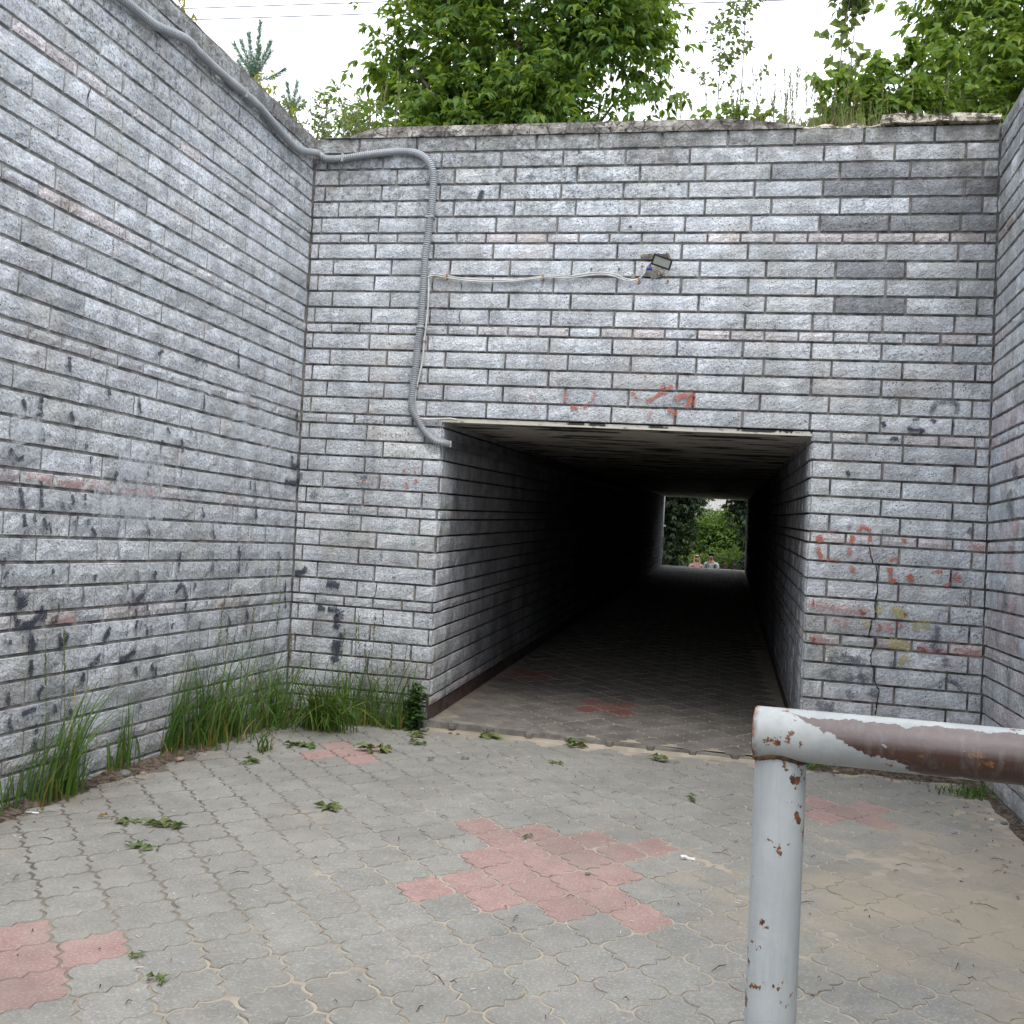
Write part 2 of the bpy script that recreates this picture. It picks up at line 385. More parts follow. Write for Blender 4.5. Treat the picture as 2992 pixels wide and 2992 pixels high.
def tint(c):
    thin = c[4]; r_ = random.random()
    if thin and r_ < .3: return (1.04, .95, .92)
    if thin and r_ < .6: return (1.03, .99, .97)
    g = random.uniform(.92, 1.04); return (g*random.uniform(.98, 1.0), g, g*random.uniform(.99, 1.02))

# ---- front wall
PH = {0: .815, 1: .249, 2: .488, 3: .243, 4: .5, 5: .21, 6: .118, 7: .184, 8: .47, 9: .2, 10: .478, 11: .175, 12: .96, 13: .167, 14: .473, 15: .188, 16: .455, 17: .192,
      18: .96, 19: .19, 20: .487, 21: .18, 22: .463, 23: .186, 24: .905, 25: .178, 26: .46, 27: .169, 28: .458, 29: .16, 30: .893, 31: .157, 32: .428, 33: .128, 34: .42, 35: .12, 36: .89, 37: .43}
PHR = {18: .02, 24: .52, 30: .47, 36: .45}
cand = []
for k in range(0, 38):
    Lk = L/2 if (k % 6 == 0 and k) else L
    if k <= 17: cand += rowcands(k, .02, XR-.018, PH[k]*Lk, Lk)
    else:
        cand += rowcands(k, .02, TL+.014, PH[k]*Lk, Lk)
        cand += rowcands(k, TR_-.014, XR-.018, PHR.get(k, .522 if k % 2 else .235)*Lk, Lk)
front = empty('front_wall'); tag(front, 'grey-white whitewashed split-face block wall around the dark tunnel mouth', 'wall', kind='structure')
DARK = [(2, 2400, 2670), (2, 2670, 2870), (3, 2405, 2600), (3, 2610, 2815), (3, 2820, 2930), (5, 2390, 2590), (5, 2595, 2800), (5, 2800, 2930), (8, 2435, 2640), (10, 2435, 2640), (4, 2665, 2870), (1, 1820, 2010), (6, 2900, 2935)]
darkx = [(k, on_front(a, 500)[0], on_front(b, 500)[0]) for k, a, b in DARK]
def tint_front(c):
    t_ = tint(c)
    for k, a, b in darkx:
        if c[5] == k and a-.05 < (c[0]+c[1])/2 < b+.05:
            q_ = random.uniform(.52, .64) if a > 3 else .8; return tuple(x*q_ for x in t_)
    if c[5] == 0: t_ = tuple(x*y for x, y in zip(t_, (.80, .79, .76)))
    if c[5] == 1 and c[0] > 2.9: t_ = tuple(x*1.2 for x in t_)
    if c[5] in (18, 19, 20) and abs((c[0]+c[1])/2-(TL-.15)) < .3: t_ = (1.12, 1.1, 1.05)
    return t_
masonry_wall(front, cand, lambda u, z: ((u+B*z, 0, z), (1, 0, 0), (0, -1, 0)), 'block', 300,
             lambda c: (c[1]-c[0])*(c[3]-c[2])*(1+.12*c[0]) * (.2 if c[5] >= 34 else 1), tint_front)
b = MB(); ztop = ZF+H-.004
b.box(-.3, TL-.001, .0, .3, -.6, ztop, B); b.box(TR_+.001, XR+.3, .0, .3, -.6, ztop, B); b.box(TL, TR_, .0, .3, zJ(17)+.012, ztop-.001, B)
b.build('mortar_bed', M['mortar'], front)

# ---- left wall
LL = .5131
candL = []; candL2 = []
def left_phase(k):
    if k and k % 6 == 0: return -12.65*L/2, .2536
    return (-5.47*L if k % 2 else -5.96*L)+random.uniform(-.015, .015), LL
for k in range(0, 39):
    ph, Lk = left_phase(k)
    for c in rowcands(k, -14.0, -.004, ph, Lk): candL.append(c)
left = empty('left_wall'); tag(left, 'long grey-white block retaining wall receding on the left with black paint marks and grass at its foot', 'wall', kind='structure')
def rankL(c):
    y = (c[0]+c[1])/2
    vis = 1 if y > -3.75 else .02
    d = math.hypot(3.47, y+7.78, (c[2]+c[3])/2-1.3)
    return vis*(c[1]-c[0])*(c[3]-c[2])/d**3*(.5 if c[5] > 35 else 1)
def tintL(c):
    t_ = tint(c)
    if c[5] == 0: t_ = tuple(x*y for x, y in zip(t_, (.72, .70, .67)))
    return tuple(x*y for x, y in zip(t_, (1.06, 1.065, 1.075)))
masonry_wall(left, candL, lambda u, z: ((B*z, u, z), (0, 1, 0), (1, 0, 0)), 'block', 300, rankL, tintL)
b = MB(); b.box(-.35, 0.004, -14, -.001, -.6, ztop, B); b.build('mortar_bed', M['mortar_pale'], left)
# ---- right wall
candR = []
for k in range(0, 39):
    ph, Lk = left_phase(k)
    for c in rowcands(k, -14.0, -.004, ph+.2, Lk): candR.append(c)
right = empty('right_wall'); tag(right, 'block retaining wall at the right edge with faded pink and blue paint', 'wall', kind='structure')
def tintR(c):
    t_ = tint(c)
    if zJ(c[5]) < 2.3: t_ = tuple(x*y for x, y in zip(t_, random.choice([(1.04, .97, .97), (.97, 1., 1.04), (1.05, .95, .96), (1, 1, 1)])))
    return t_
masonry_wall(right, candR, lambda u, z: ((XR+B*z, u, z), (0, 1, 0), (-1, 0, 0)), 'block', 160, lambda c: 1/(abs((c[0]+c[1])/2)+.3)*(c[1]-c[0])*(c[3]-c[2]), tintR)
b = MB(); b.box(XR, XR+.35, -14, -.001, -.6, ztop, B); b.build('mortar_bed', M['mortar'], right)
# ---- tunnel side walls
TX, SL, TLEN = -.0192, .033, 28.1
Ut = Vector((TX, 1, SL)).normalized()
def tz(y): return -.10+SL*y-.001*y
def tunnel_side(name, label, x0, sgn, ph0):
    root = empty(name); tag(root, label, 'wall', kind='structure'); cs = []
    for k in range(18, 38):
        Lk = L/2 if k % 6 == 0 else L
        ph = (.3 if k % 2 else .06)*Lk+ph0
        cs += rowcands(k, .004, TLEN-.1, ph, Lk)
    cs = [c for c in cs if zJ(c[5]) > -.02]
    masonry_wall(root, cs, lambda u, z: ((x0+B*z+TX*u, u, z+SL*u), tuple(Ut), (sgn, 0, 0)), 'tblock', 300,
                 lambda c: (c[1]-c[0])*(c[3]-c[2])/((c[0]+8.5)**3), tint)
    b = MB(); xb = x0-sgn*.3; P = []
    for (y, za, zb) in ((.302, -.7, zJ(17)-.005), ):
        pass
    y0, y1 = .302, TLEN
    def pt(x, y, z): return (x+B*z+TX*y, y, z+SL*y)
    xs = sorted((x0, xb)); zt = zJ(17)+.2
    b.hexa([pt(x, y, z) for z in (-.7, zt) for y in (y0, y1) for x in xs]); b.build('mortar_bed', M['mortar_dark'], root)
    b = MB(); xs = sorted((x0+sgn*.001, x0+sgn*.006)); b.hexa([pt(x, y, z) for z in (-.3, .006) for y in (.0, y1) for x in xs]); b.build('footing', M['base'], root)
    return root
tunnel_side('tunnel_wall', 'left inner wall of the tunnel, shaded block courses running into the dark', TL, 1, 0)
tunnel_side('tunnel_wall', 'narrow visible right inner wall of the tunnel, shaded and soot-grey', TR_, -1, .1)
# ---- ceiling and lintel trim
CZ = zJ(17)-.034
ceil = MB()
def cpt(x, y, z): return (x+B*z+TX*y, y, z+SL*y)
ceil.hexa([cpt(x, y, z) for z in (CZ, CZ+.25) for y in (.305, TLEN) for x in (TL-.28, TR_+.28)])
co = ceil.build('tunnel_ceiling', M['ceiling']); tag(co, 'concrete tunnel ceiling with dark peeled strips', 'ceiling', kind='structure')
b = MB(); b.hexa([cpt(x, y, z) for z in (CZ-.001, CZ+.03) for y in (.004, .304) for x in (TL+.002, TR_-.002)]); b.build('soffit', M['ceiling'], co)
b = MB(); n = 40
for i in range(n):
    x0 = TL+.06+(TR_-TL-.1)*i/n; x1 = TL+.06+(TR_-TL-.1)*(i+1)/n
    a0, a1 = [.012+.007*mnoise.noise(Vector((x*3, 1, 0))) for x in (x0, x1)]
    zz = CZ
    b.hexa([(x+B*zz, y, z) for z, yy in ((0, 0), (1, 0)) for y in (-.006, .003) for x, z in ((x0, zz-.002+(a0 if z else 0)), (x1, zz-.002+(a1 if z else 0)))])
b.build('lintel_trim', M['trim'], co)
# conduit trunking along the left inside wall
trunk = MB(); zz = on_front(1303, 1297, .02)[2]
trunk.hexa([cpt(x, y, z) for z in (zz-.026, zz+.026) for y in (.03, 14.0) for x in (TL+.024, TL+.075)])
tk = trunk.build('cable_trunking', M['plate']); tag(tk, 'grey cable trunking box running into the tunnel along the top of its left wall', 'trunking')
b = MB(); p = cpt(TL+.03, 0, zz); b.box(p[0]-.004, p[0]+.045, .024, .029, zz-.022, zz+.024); sk = b.build('sticker', M['sticker'], tk)
b = MB()
for i in range(4): b.box(p[0]+.003, p[0]+.036, .0225, .0238, zz-.014+i*.009, zz-.010+i*.009)
b.build('print', M['redink'], tk)

# ---- coping on the front wall
def strip(name, x0, x1, zf_, hf, y0, y1, mat, parent, n=70, seed=0, amp=1.):
    V = []; F = []; prof = [(0, 0), (0, .5), (.02, 1), (.5, 1.05), (1, 1), (1, 0)]
    for i in range(n+1):
        x = x0+(x1-x0)*i/n; h = hf(x); zb = zf_(x)
        for j, (a, c) in enumerate(prof):
            q = Vector((x*5+seed, j*1.7, seed)); d = amp*(mnoise.noise(q)*.016+mnoise.noise(q*3)*.012)
            V.append((x+B*zb+d*.5, y0+(y1-y0)*a+(d if a < .3 else 0), zb+h*c+(d*.5 if c > .3 else 0)))
    m_ = len(prof)
    for i in range(n):
        for j in range(m_): F.append((i*m_+j, i*m_+(j+1) % m_, (i+1)*m_+(j+1) % m_, (i+1)*m_+j))
    F.append(tuple(range(m_))[::-1]); F.append(tuple(range(n*m_, (n+1)*m_)))
    return link(name, mesh(name, V, F), parent, mat)
zt = ZF+H
def hcop(x):
    a = min(1, max(0, (x-.28)/.25)); e = min(1, max(0, (3.72-x)/.5)); return .012+.072*a*e**.6
strip('coping', .10, 3.75, lambda x: zt-.008, hcop, -.028, .30, M['coping'], front, 110)
strip('coping_crumbs', 3.70, 4.30, lambda x: zt-.01, lambda x: .022+.012*math.sin(x*31), -.015, .28, M['foam'], front, 34, 3)
strip('coping_slab', 4.28, 5.06, lambda x: zt+.004, lambda x: .042+.012*mnoise.noise(Vector((x*9, 0, 1)))+.02*min(1, (5.1-x)*3), -.06, .28, M['foam'], front, 90, 8, 1.7)
strip_left = MB()
V = []; F = []; n = 120
for i in range(n+1):
    y = -14+14*i/n
    for j, (a, c) in enumerate([(0, 0), (0, .6), (.2, 1), (1, 1), (1, 0)]):
        d = mnoise.noise(Vector((y*4, j*2.2, 5)))*.012
        zb = zt-.006; V.append((B*zb+.006-.34*a+d, y, zb+.028*c+d))
for i in range(n):
    for j in range(5): F.append((i*5+j, i*5+(j+1) % 5, (i+1)*5+(j+1) % 5, (i+1)*5+j))
link('coping', mesh('coping', V, F), left, M['coping'])
V = [(XR*2+2*B*zt-v[0], v[1], v[2]) for v in V]; link('coping', mesh('coping', V, F), right, M['coping'])

# ------------------------------------------------------------------ paint marks and cracks
def paintmat(name, c, dens, sc=30, soft=.09):
    t = NT(name); uvn = t.n.new('ShaderNodeUVMap'); u = t.sep(uvn.outputs[0])
    edge = t.map(t.math('ABSOLUTE', t.math('SUBTRACT', u[1], .5)), .2, .5, 0., 1.)
    nn = t.math('ADD', t.math('MULTIPLY', t.noise(sc*3.2, 6, .75), .55), t.math('MULTIPLY', t.noise(sc*.7, 4, .65), .45))
    al = t.math('MULTIPLY', t.map(t.math('SUBTRACT', nn, t.math('MULTIPLY', edge, .22)), 1-dens-.02, 1-dens+soft), .88)
    t.put(t.b.inputs['Alpha'], al); return t.fin(c, .85, t.bump(t.noise(60, 4), .5, .01))
M['p_black'] = paintmat('black_paint', (.026, .033, .052), .615, 30, .12); M['p_red'] = paintmat('red_paint', (.40, .12, .08), .58, 24)
M['p_faint'] = paintmat('faded_dark_paint', (.09, .10, .125), .58, 30, .18); M['p_green'] = paintmat('green_paint', (.04, .20, .15), .47)
M['p_yellow'] = paintmat('yellow_paint', (.42, .38, .14), .60, 20, .2); M['p_blue'] = paintmat('blue_paint', (.06, .14, .28), .44)
M['p_pink'] = paintmat('pink_paint', (.44, .22, .20), .57, 24, .2); M['p_white'] = paintmat('white_paint', (.68, .71, .75), .60, 14, .3)
gaps = [zJ(k) for k in range(-1, 38)]
def marks(name, wall, mat, strokes, origin, sc, width, proj, off):
    V = []; F = []; UV = []
    for st in strokes:
        w = width
        if isinstance(st[0], (int, float)): st = [st[0]*1.2]+list(st[1:])
        if isinstance(st[0], (int, float)): w = st[0]; st = st[1:]
        P = [proj(origin[0]+x*sc, origin[1]+y*sc) for x, y in st]
        if len(P) == 1: P = [P[0]-np.array([0, 0, .012]), P[0]+np.array([0, 0, .012])]
        S = spline(P, .012)
        for i in range(len(S)-1):
            a, c = np.array(S[i]), np.array(S[i+1]); mid = (a+c)/2
            if min(abs(mid[2]-g) for g in gaps) < .0085: continue
            d = np.array(S[min(i+4, len(S)-1)])-np.array(S[max(i-3, 0)]); d /= (np.linalg.norm(d)+1e-9); nrm = np.array(off); s_ = np.cross(nrm, d); s_ /= np.linalg.norm(s_)+1e-9
            ww = w*.5*(1+.5*mnoise.noise(Vector((i*.35, w*90, len(V)*.001)))); o_ = nrm*.0275; k = len(V)
            V += [a-s_*ww+o_, a+s_*ww+o_, c+s_*ww+o_, c-s_*ww+o_]; UV += [(0, 0), (0, 1), (1, 1), (1, 0)]; F.append((k, k+1, k+2, k+3))
    me = npmesh(name, V, F, UV); return link(name, me, wall, M[mat])
s4 = 1000/1932
LB = [[(100, 320), (120, 390)], [(205, 310), (200, 360), (215, 420)], [(210, 480), (222, 560)], [(365, 80), (370, 170)], [(375, 390), (390, 450)], [(590, 260), (595, 300)], [(760, 310), (772, 400)],
      [(30, 600), (70, 660), (110, 650)], [(85, 820), (100, 900), (118, 1040)], [(205, 780), (208, 880), (215, 930)], [(222, 990), (240, 1060)], [(490, 1050), (520, 1090)], [(1325, 40), (1330, 150)], [(1130, 270), (1130, 380)],
      [(1080, 100), (1120, 105), (1150, 140)], [(920, 480), (935, 520)], [(1660, 380), (1660, 500)], [.06, (1630, 640), (1640, 700), (1725, 690), (1690, 740), (1660, 790), (1590, 790)], [(1395, 780), (1395, 830)], [(1120, 930), (1130, 990)],
      [(1425, 940), (1430, 990)], [(1000, 1180), (990, 1230), (985, 1300)], [(1330, 1150), (1332, 1210), (1330, 1300)], [(1595, 1340), (1590, 1420), (1595, 1500)], [.05, (860, 1290), (845, 1335)], [.09, (60, 1400), (90, 1440), (100, 1500)], [.07, (90, 1530), (50, 1560)],
      [.06, (200, 1500), (230, 1520), (310, 1505)], [.07, (60, 1580), (100, 1600), (150, 1590), (190, 1550), (240, 1540)], [.06, (280, 1545), (285, 1600)], [.05, (150, 1640), (155, 1700), (158, 1760)], [.05, (310, 1640), (325, 1720), (360, 1640)],
      [.04, (150, 1790), (150, 1900)], [.05, (600, 1605), (560, 1690)], [.05, (790, 1420), (745, 1460)], [.05, (970, 1410), (1005, 1370), (1030, 1420), (1030, 1450)], [(1030, 1470), (1022, 1515)], [(1250, 1450), (1240, 1500)], [(745, 1500), (745, 1560)],
      [.05, (545, 1750), (520, 1800), (480, 1830)], [(450, 1860), (435, 1910)], [.05, (745, 1710), (720, 1760), (650, 1790)], [(1085, 1360), (1070, 1400)], [(1640, 1350), (1645, 1400)], [(640, 730), (625, 770)], [(1690, 1600), (1690, 1640)], [(1185, 1060), (1190, 1110)], [(515, 1310), (512, 1350)], [(900, 40), (870, 70)]]
marks('black_paint', left, 'p_black', LB, (0, 1000), s4, .042, on_left, (1, 0, 0))
LF = [[(1545, 90), (1550, 140)], [(1640, 90), (1640, 130)], [(1625, 150), (1630, 240)], [(1420, 780), (1425, 900), (1430, 1000)], [(1320, 900), (1320, 1000)], [(1460, 1360), (1460, 1420)], [(1370, 1570), (1370, 1660)], [(920, 1560), (925, 1640)], [(700, 1590), (690, 1660)], [(1270, 1350), (1265, 1400)],
      [(1270, 1540), (1268, 1600)], [(1050, 1500), (1040, 1620)], [(880, 1740), (870, 1800)], [(640, 1150), (650, 1220)], [(1180, 1180), (1185, 1290)], [(1560, 1180), (1560, 1290)], [(1480, 1040), (1480, 1120)], [(190, 50), (180, 90)], [(940, 280), (950, 300)], [(1340, 1020), (1340, 1110)],
      [(850, 1700), (855, 1780)], [(1110, 1570), (1100, 1640)], [(450, 1400), (440, 1500)], [(660, 1440), (665, 1490)], [(1500, 790), (1500, 850)], [(330, 900), (340, 960)]]
marks('faded_dark_paint', left, 'p_faint', LF, (0, 1000), s4, .05, on_left, (1, 0, 0))
rr_ = random.Random(11); RM = []
CL = [(rr_.uniform(0, 1600), rr_.triangular(200, 1900, 1700)) for _ in range(24)]
for _ in range(130):
    cx_, cy_ = rr_.choice(CL); x_ = max(0, min(1640, cx_+rr_.gauss(0, 70))); y_ = cy_+rr_.gauss(0, 70); y_ = max(60, y_)
    dx_ = rr_.gauss(0, 8); ln_ = rr_.uniform(20, 75); RM.append([rr_.uniform(.015, .042), (x_, y_), (x_+dx_, y_+ln_*.5), (x_+dx_*1.3, y_+ln_)])
marks('faded_dark_paint', left, 'p_faint', RM[:95], (0, 1000), s4, .04, on_left, (1, 0, 0)); marks('black_paint', left, 'p_black', RM[95:], (0, 1000), s4, .04, on_left, (1, 0, 0))
s3 = 900/1932
marks('black_paint', left, 'p_black', [[(245, 760), (215, 800), (215, 850)], [(200, 900), (120, 930), (110, 950)], [(200, 990), (200, 1060)], [(190, 1080), (195, 1180)], [(40, 930), (30, 980), (45, 1050)], [(190, 1300), (190, 1360)], [(490, 690), (500, 730)],
       [(950, 640), (955, 700)], [(925, 620), (935, 660)], [(820, 640), (840, 700)], [(410, 900), (430, 970)], [(20, 800), (25, 880)], [(860, 850), (855, 900)], [(370, 750), (375, 800)], [(315, 870), (320, 930)]], (0, 1650), s3, .045, on_left, (1, 0, 0))
marks('blue_paint', left, 'p_blue', [[(860, 1010), (865, 1080)], [(875, 1250), (870, 1290)], [(765, 620), (770, 640)], [(1520, 1240), (1500, 1280)], [(460, 1010), (470, 1030)]], (0, 1000), s4, .06, on_left, (1, 0, 0))
marks('white_paint', left, 'p_white', [[.26, (1160, 60), (1150, 200), (1120, 370)], [.34, (1330, 280), (1330, 420), (1330, 560)], [.3, (1480, 300), (1470, 480), (1500, 620)], [.3, (900, 480), (890, 640)], [.3, (120, 330), (150, 560)], [.26, (640, 700), (900, 740)], [.3, (500, 880), (900, 930)], [.3, (1200, 700), (1190, 900)]], (0, 1000), s4, .1, on_left, (1, 0, 0))
marks('pink_paint', left, 'p_pink', [[.06, (130, 750), (270, 775)], [.06, (300, 790), (440, 805)], [.06, (480, 800), (610, 825)], [.06, (260, 1570), (400, 1560)], [.06, (640, 830), (860, 850)]], (0, 1000), s4, .06, on_left, (1, 0, 0))
sr = 600/1932
fp = lambda x, y: on_front(x, y)
marks('red_paint', front, 'p_red', [[(1120, 195), (1150, 260), (1180, 290)], [.02, (1240, 60), (1245, 85)], [(1250, 300), (1330, 270), (1400, 210), (1440, 170)], [.05, (1380, 170), (1430, 190), (1425, 240)], [(1440, 190), (1500, 150)], [.05, (1520, 295), (1570, 265), (1640, 240), (1690, 235)], [.05, (1690, 250), (1650, 330), (1610, 360)],
      [.045, (1450, 385), (1500, 395), (1540, 430)], [.03, (1705, 230), (1700, 340)], [.04, (540, 360), (640, 360), (700, 350)], [.04, (690, 335), (740, 300), (770, 220)], [.02, (1500, 430), (1515, 480)]], (1500, 1080), sr, .04, fp, (0, -1, 0))
marks('pink_paint', front, 'p_pink', [[(170, 220), (180, 300)], [(200, 345), (215, 380)], [(440, 90), (425, 150)], [(495, 200), (490, 320)], [.06, (1280, 390), (1285, 470)], [(1150, 220), (1170, 290)]], (1500, 1080), sr, .05, fp, (0, -1, 0))
sp_ = 652/1932
marks('red_paint', front, 'p_red', [[.05, (150, 190), (170, 250)], [.05, (140, 290), (150, 330), (190, 400)], [.04, (220, 395), (330, 405)], [.06, (445, 190), (430, 260)], [.06, (430, 300), (410, 360)], [.04, (310, 140), (320, 165)], [.04, (480, 160), (540, 120), (600, 160)], [.04, (600, 180), (590, 240)],
      [.06, (420, 460), (465, 510)], [.05, (770, 470), (770, 570), (815, 590)], [.05, (930, 530), (960, 590)], [.03, (1130, 510), (1220, 500)], [.07, (1320, 520), (1355, 545), (1320, 580)], [.04, (1290, 600), (1220, 650)], [.03, (600, 320), (590, 350)], [.04, (760, 410), (830, 390)],
      [.03, (860, 230), (910, 235)], [.04, (890, 860), (910, 890)], [.05, (850, 940), (860, 1000)], [.04, (680, 960), (670, 1020)], [.04, (70, 1060), (120, 1100)], [.03, (1000, 1160), (1080, 1190)], [.03, (510, 830), (550, 880)], [.02, (100, 740), (110, 790)]], (2340, 1500), sp_, .05, fp, (0, -1, 0))
marks('yellow_paint', front, 'p_yellow', [[.1, (760, 840), (900, 870)], [.1, (960, 960), (1150, 960)], [.1, (760, 1120), (940, 1150)], [.1, (860, 1230), (900, 1300)], [.05, (540, 930), (590, 980)], [.05, (690, 790), (660, 860)]], (2340, 1500), sp_, .1, fp, (0, -1, 0))
marks('pink_paint', front, 'p_pink', [[.07, (100, 1080), (290, 1110)], [.07, (1000, 1170), (1260, 1190)], [.07, (1320, 1190), (1550, 1210)], [.08, (60, 780), (600, 850)], [.08, (640, 960), (800, 1000)], [.07, (1440, 270), (1580, 300)], [.08, (270, 920), (420, 980)]], (2340, 1500), sp_, .1, fp, (0, -1, 0))
marks('faded_dark_paint', front, 'p_faint', [[.08, (1190, 980), (1160, 1040), (1160, 1100)], [.08, (1240, 1250), (1270, 1330)], [.08, (1480, 130), (1440, 180)], [.1, (270, 1180), (290, 1250), (230, 1300)], [.1, (330, 1240), (560, 1290)], [.12, (230, 1340), (260, 1450)], [.08, (400, 1340), (420, 1450)], [.1, (490, 1390), (540, 1430), (580, 1480)],
      [.1, (640, 1520), (610, 1580)], [.05, (1180, 1500), (1230, 1450), (1290, 1440), (1340, 1470), (1390, 1540)], [.08, (400, 1520), (440, 1600)], [.06, (60, 1170), (90, 1190)], [.06, (430, 80), (400, 140)], [.1, (780, 1270), (810, 1320)], [.1, (1140, 1120), (1190, 1200)], [.1, (120, 1640), (280, 1680)]], (2340, 1500), sp_, .08, fp, (0, -1, 0))
marks('black_paint', front, 'p_black', [[.035, (1130, 450), (1145, 480)], [.03, (1270, 490), (1310, 500), (1365, 500), (1340, 520)], [.03, (1400, 440), (1430, 455)], [.02, (1530, 470)], [.03, (1170, 550), (1220, 545)], [.025, (1300, 440), (1340, 435)], [.05, (930, 750), (950, 740)]], (1992, 1000), s4, .04, fp, (0, -1, 0))
marks('faded_dark_paint', front, 'p_faint', [[.045, (1390, 400), (1440, 350), (1500, 340), (1550, 350), (1545, 410)], [.04, (1450, 425), (1530, 425)]], (1992, 1000), s4, .04, fp, (0, -1, 0))
marks('black_paint', front, 'p_black', [[.045, (800, 1080), (775, 1130)], [.02, (1340, 855), (1342, 870)], [.02, (1850, 1050), (1856, 1060)], [.03, (1820, 1065), (1815, 1085)], [.025, (1630, 1280), (1628, 1292)], [.02, (1565, 1525)], [.02, (1410, 1525)], [.03, (1900, 1045)]], (1000, 0), s4, .04, fp, (0, -1, 0))
s5 = 450/1739
marks('black_paint', front, 'p_black', [[.05, (60, 90), (150, 80), (190, 30)], [.08, (430, 500), (540, 520), (560, 590), (500, 610)], [.09, (540, 660), (520, 720)], [.06, (560, 770), (600, 830)], [.1, (540, 850), (530, 930), (530, 1000)], [.09, (500, 1020), (530, 1090)], [.05, (320, 480), (400, 500)], [.07, (420, 200), (560, 240)]], (850, 1650), s5, .06, fp, (0, -1, 0))
marks('black_paint', front, 'p_faint', [[.1, (110, 300), (60, 420)], [.05, (250, 600), (290, 530), (320, 580)], [.05, (20, 200), (60, 170), (110, 230)], [.04, (800, 370), (880, 360)], [.04, (1030, 1200), (1040, 1300)]], (850, 1300), s5, .06, fp, (0, -1, 0))
marks('red_paint', front, 'p_red', [[.025, (1285, 280), (1290, 310)], [.025, (1410, 300), (1415, 330)], [.035, (1410, 390), (1430, 430)], [.03, (1310, 420), (1325, 500)], [.03, (830, 400), (825, 430)], [.02, (1040, 420), (1100, 430)], [.02, (850, 650), (880, 655)]], (850, 1300), s5, .03, fp, (0, -1, 0))
marks('green_paint', front, 'p_green', [[.12, (590, 530), (650, 590)], [.1, (650, 920), (640, 1020)], [.12, (1040, 900), (1200, 900)], [.05, (1430, 640), (1440, 670)], [.1, (1340, 1060), (1440, 1140)], [.06, (880, 750), (900, 700)], [.03, (1440, 1000), (1480, 1010)], [.03, (1000, 985), (1400, 1005)]], (850, 1300), s5, .06, fp, (0, -1, 0))
marks('blue_paint', front, 'p_blue', [[.03, (1260, 530), (1300, 545)]], (850, 1650), s5, .03, fp, (0, -1, 0))
rp = lambda x, y: on_left(x, y, XR)
marks('pink_paint', right, 'p_pink', [[.1, (1880, 1150), (1870, 1200)], [.12, (1900, 1400), (1890, 1600)], [.1, (1915, 1000), (1910, 1100)], [.1, (1920, 1700), (1900, 1760)]], (1992, 1000), s4, .1, rp, (-1, 0, 0))
marks('blue_paint', right, 'p_faint', [[.2, (1870, 850), (1880, 1000)], [.15, (1840, 1380), (1850, 1500)], [.15, (1880, 1820), (1860, 1900)], [.2, (1900, 700), (1910, 780)]], (1992, 1000), s4, .15, rp, (-1, 0, 0))
def crack(wall, pts, org, sc, proj, off, w=.008):
    S = spline([proj(org[0]+x*sc, org[1]+y*sc) for x, y in pts], .02); V = []; F = []
    nrm = np.array(off, float)
    for i, p in enumerate(S):
        p = p+nrm*.026; hw = w*.5*random.uniform(.4, 1.3); sd_ = np.cross(nrm, (0, 0, 1)); j = np.array(sd_)*random.uniform(-.004, .004)
        V += [p-sd_*hw+j, p+sd_*hw+j]
    for i in range(len(S)-1): F.append((2*i, 2*i+1, 2*i+3, 2*i+2))
    return link('crack', mesh('crack', V, F), wall, M['crack'])
crack(front, [(590, 290), (600, 340), (620, 430), (650, 455), (655, 520), (650, 585), (660, 610), (655, 680), (640, 745), (640, 760), (640, 905), (612, 925), (595, 1000), (585, 1060), (635, 1080), (635, 1160), (610, 1200), (605, 1280), (625, 1340), (632, 1440), (655, 1495), (670, 1530), (655, 1640), (640, 1740)], (2340, 1500), sp_, fp, (0, -1, 0), .010)
crack(front, [(985, 200), (965, 330), (930, 370)], (850, 1650), s5, fp, (0, -1, 0), .006)
crack(front, [(1055, 510), (1060, 570), (1052, 610), (1060, 665)], (850, 1650), s5, fp, (0, -1, 0), .006)
crack(front, [(683, 1585), (675, 1600), (680, 1620), (672, 1645)], (1000, 0), s4, fp, (0, -1, 0), .005)
crack(front, [(680, 1755), (665, 1775), (670, 1800), (665, 1830)], (1000, 0), s4, fp, (0, -1, 0), .005)
crack(left, [(480, 480), (485, 510), (472, 550), (473, 605)], (0, 0), s4, on_left, (1, 0, 0), .011)

# ------------------------------------------------------------------ pavement of clover-shaped stones
E1, E2, C0 = np.array([.142, .169]), np.array([.155, -.174]), np.array([2.674, -3.014])
def stone_outline(sh=.972):
    a, s_, hh = .1275, .021, .1715; rx, ry = .066, .062
    q = []
    for t_ in (0, 22, 42, 60, 76): q.append((a-rx+rx*math.cos(R(t_)), ry*math.sin(R(t_))))
    mx, my = (a+s_)/2, hh/2
    q[-1] = (mx-.003, my-.023)
    up = q+[(2*mx-x, 2*my-y) for x, y in reversed(q)]       # R tip -> top flat right end
    pts = list(up)                                            # quadrant 1
    q2 = [(-x, y) for x, y in reversed(up)]                   # top flat left -> L tip
    # the left side must be the translate of the right side: reflect through the midpoint symmetry
    pts += q2[0:]; q3 = [(-x, -y) for x, y in up][1:]; q4 = [(x, -y) for x, y in reversed(up)][:-1]
    pts += q3+q4
    return [(x*sh, y*sh) for x, y in pts]
ex = (E1+E2)/np.linalg.norm(E1+E2); ey = (E1-E2)/np.linalg.norm(E1-E2)
OUT = [tuple(x*ex+y*ey) for x, y in stone_outline(.948)]
def stone_verts():
    n = len(OUT); V = [(x*.988, y*.988, 0) for x, y in OUT]+[(x, y, -.003) for x, y in OUT]+[(x, y, -.03) for x, y in OUT]
    return V, n
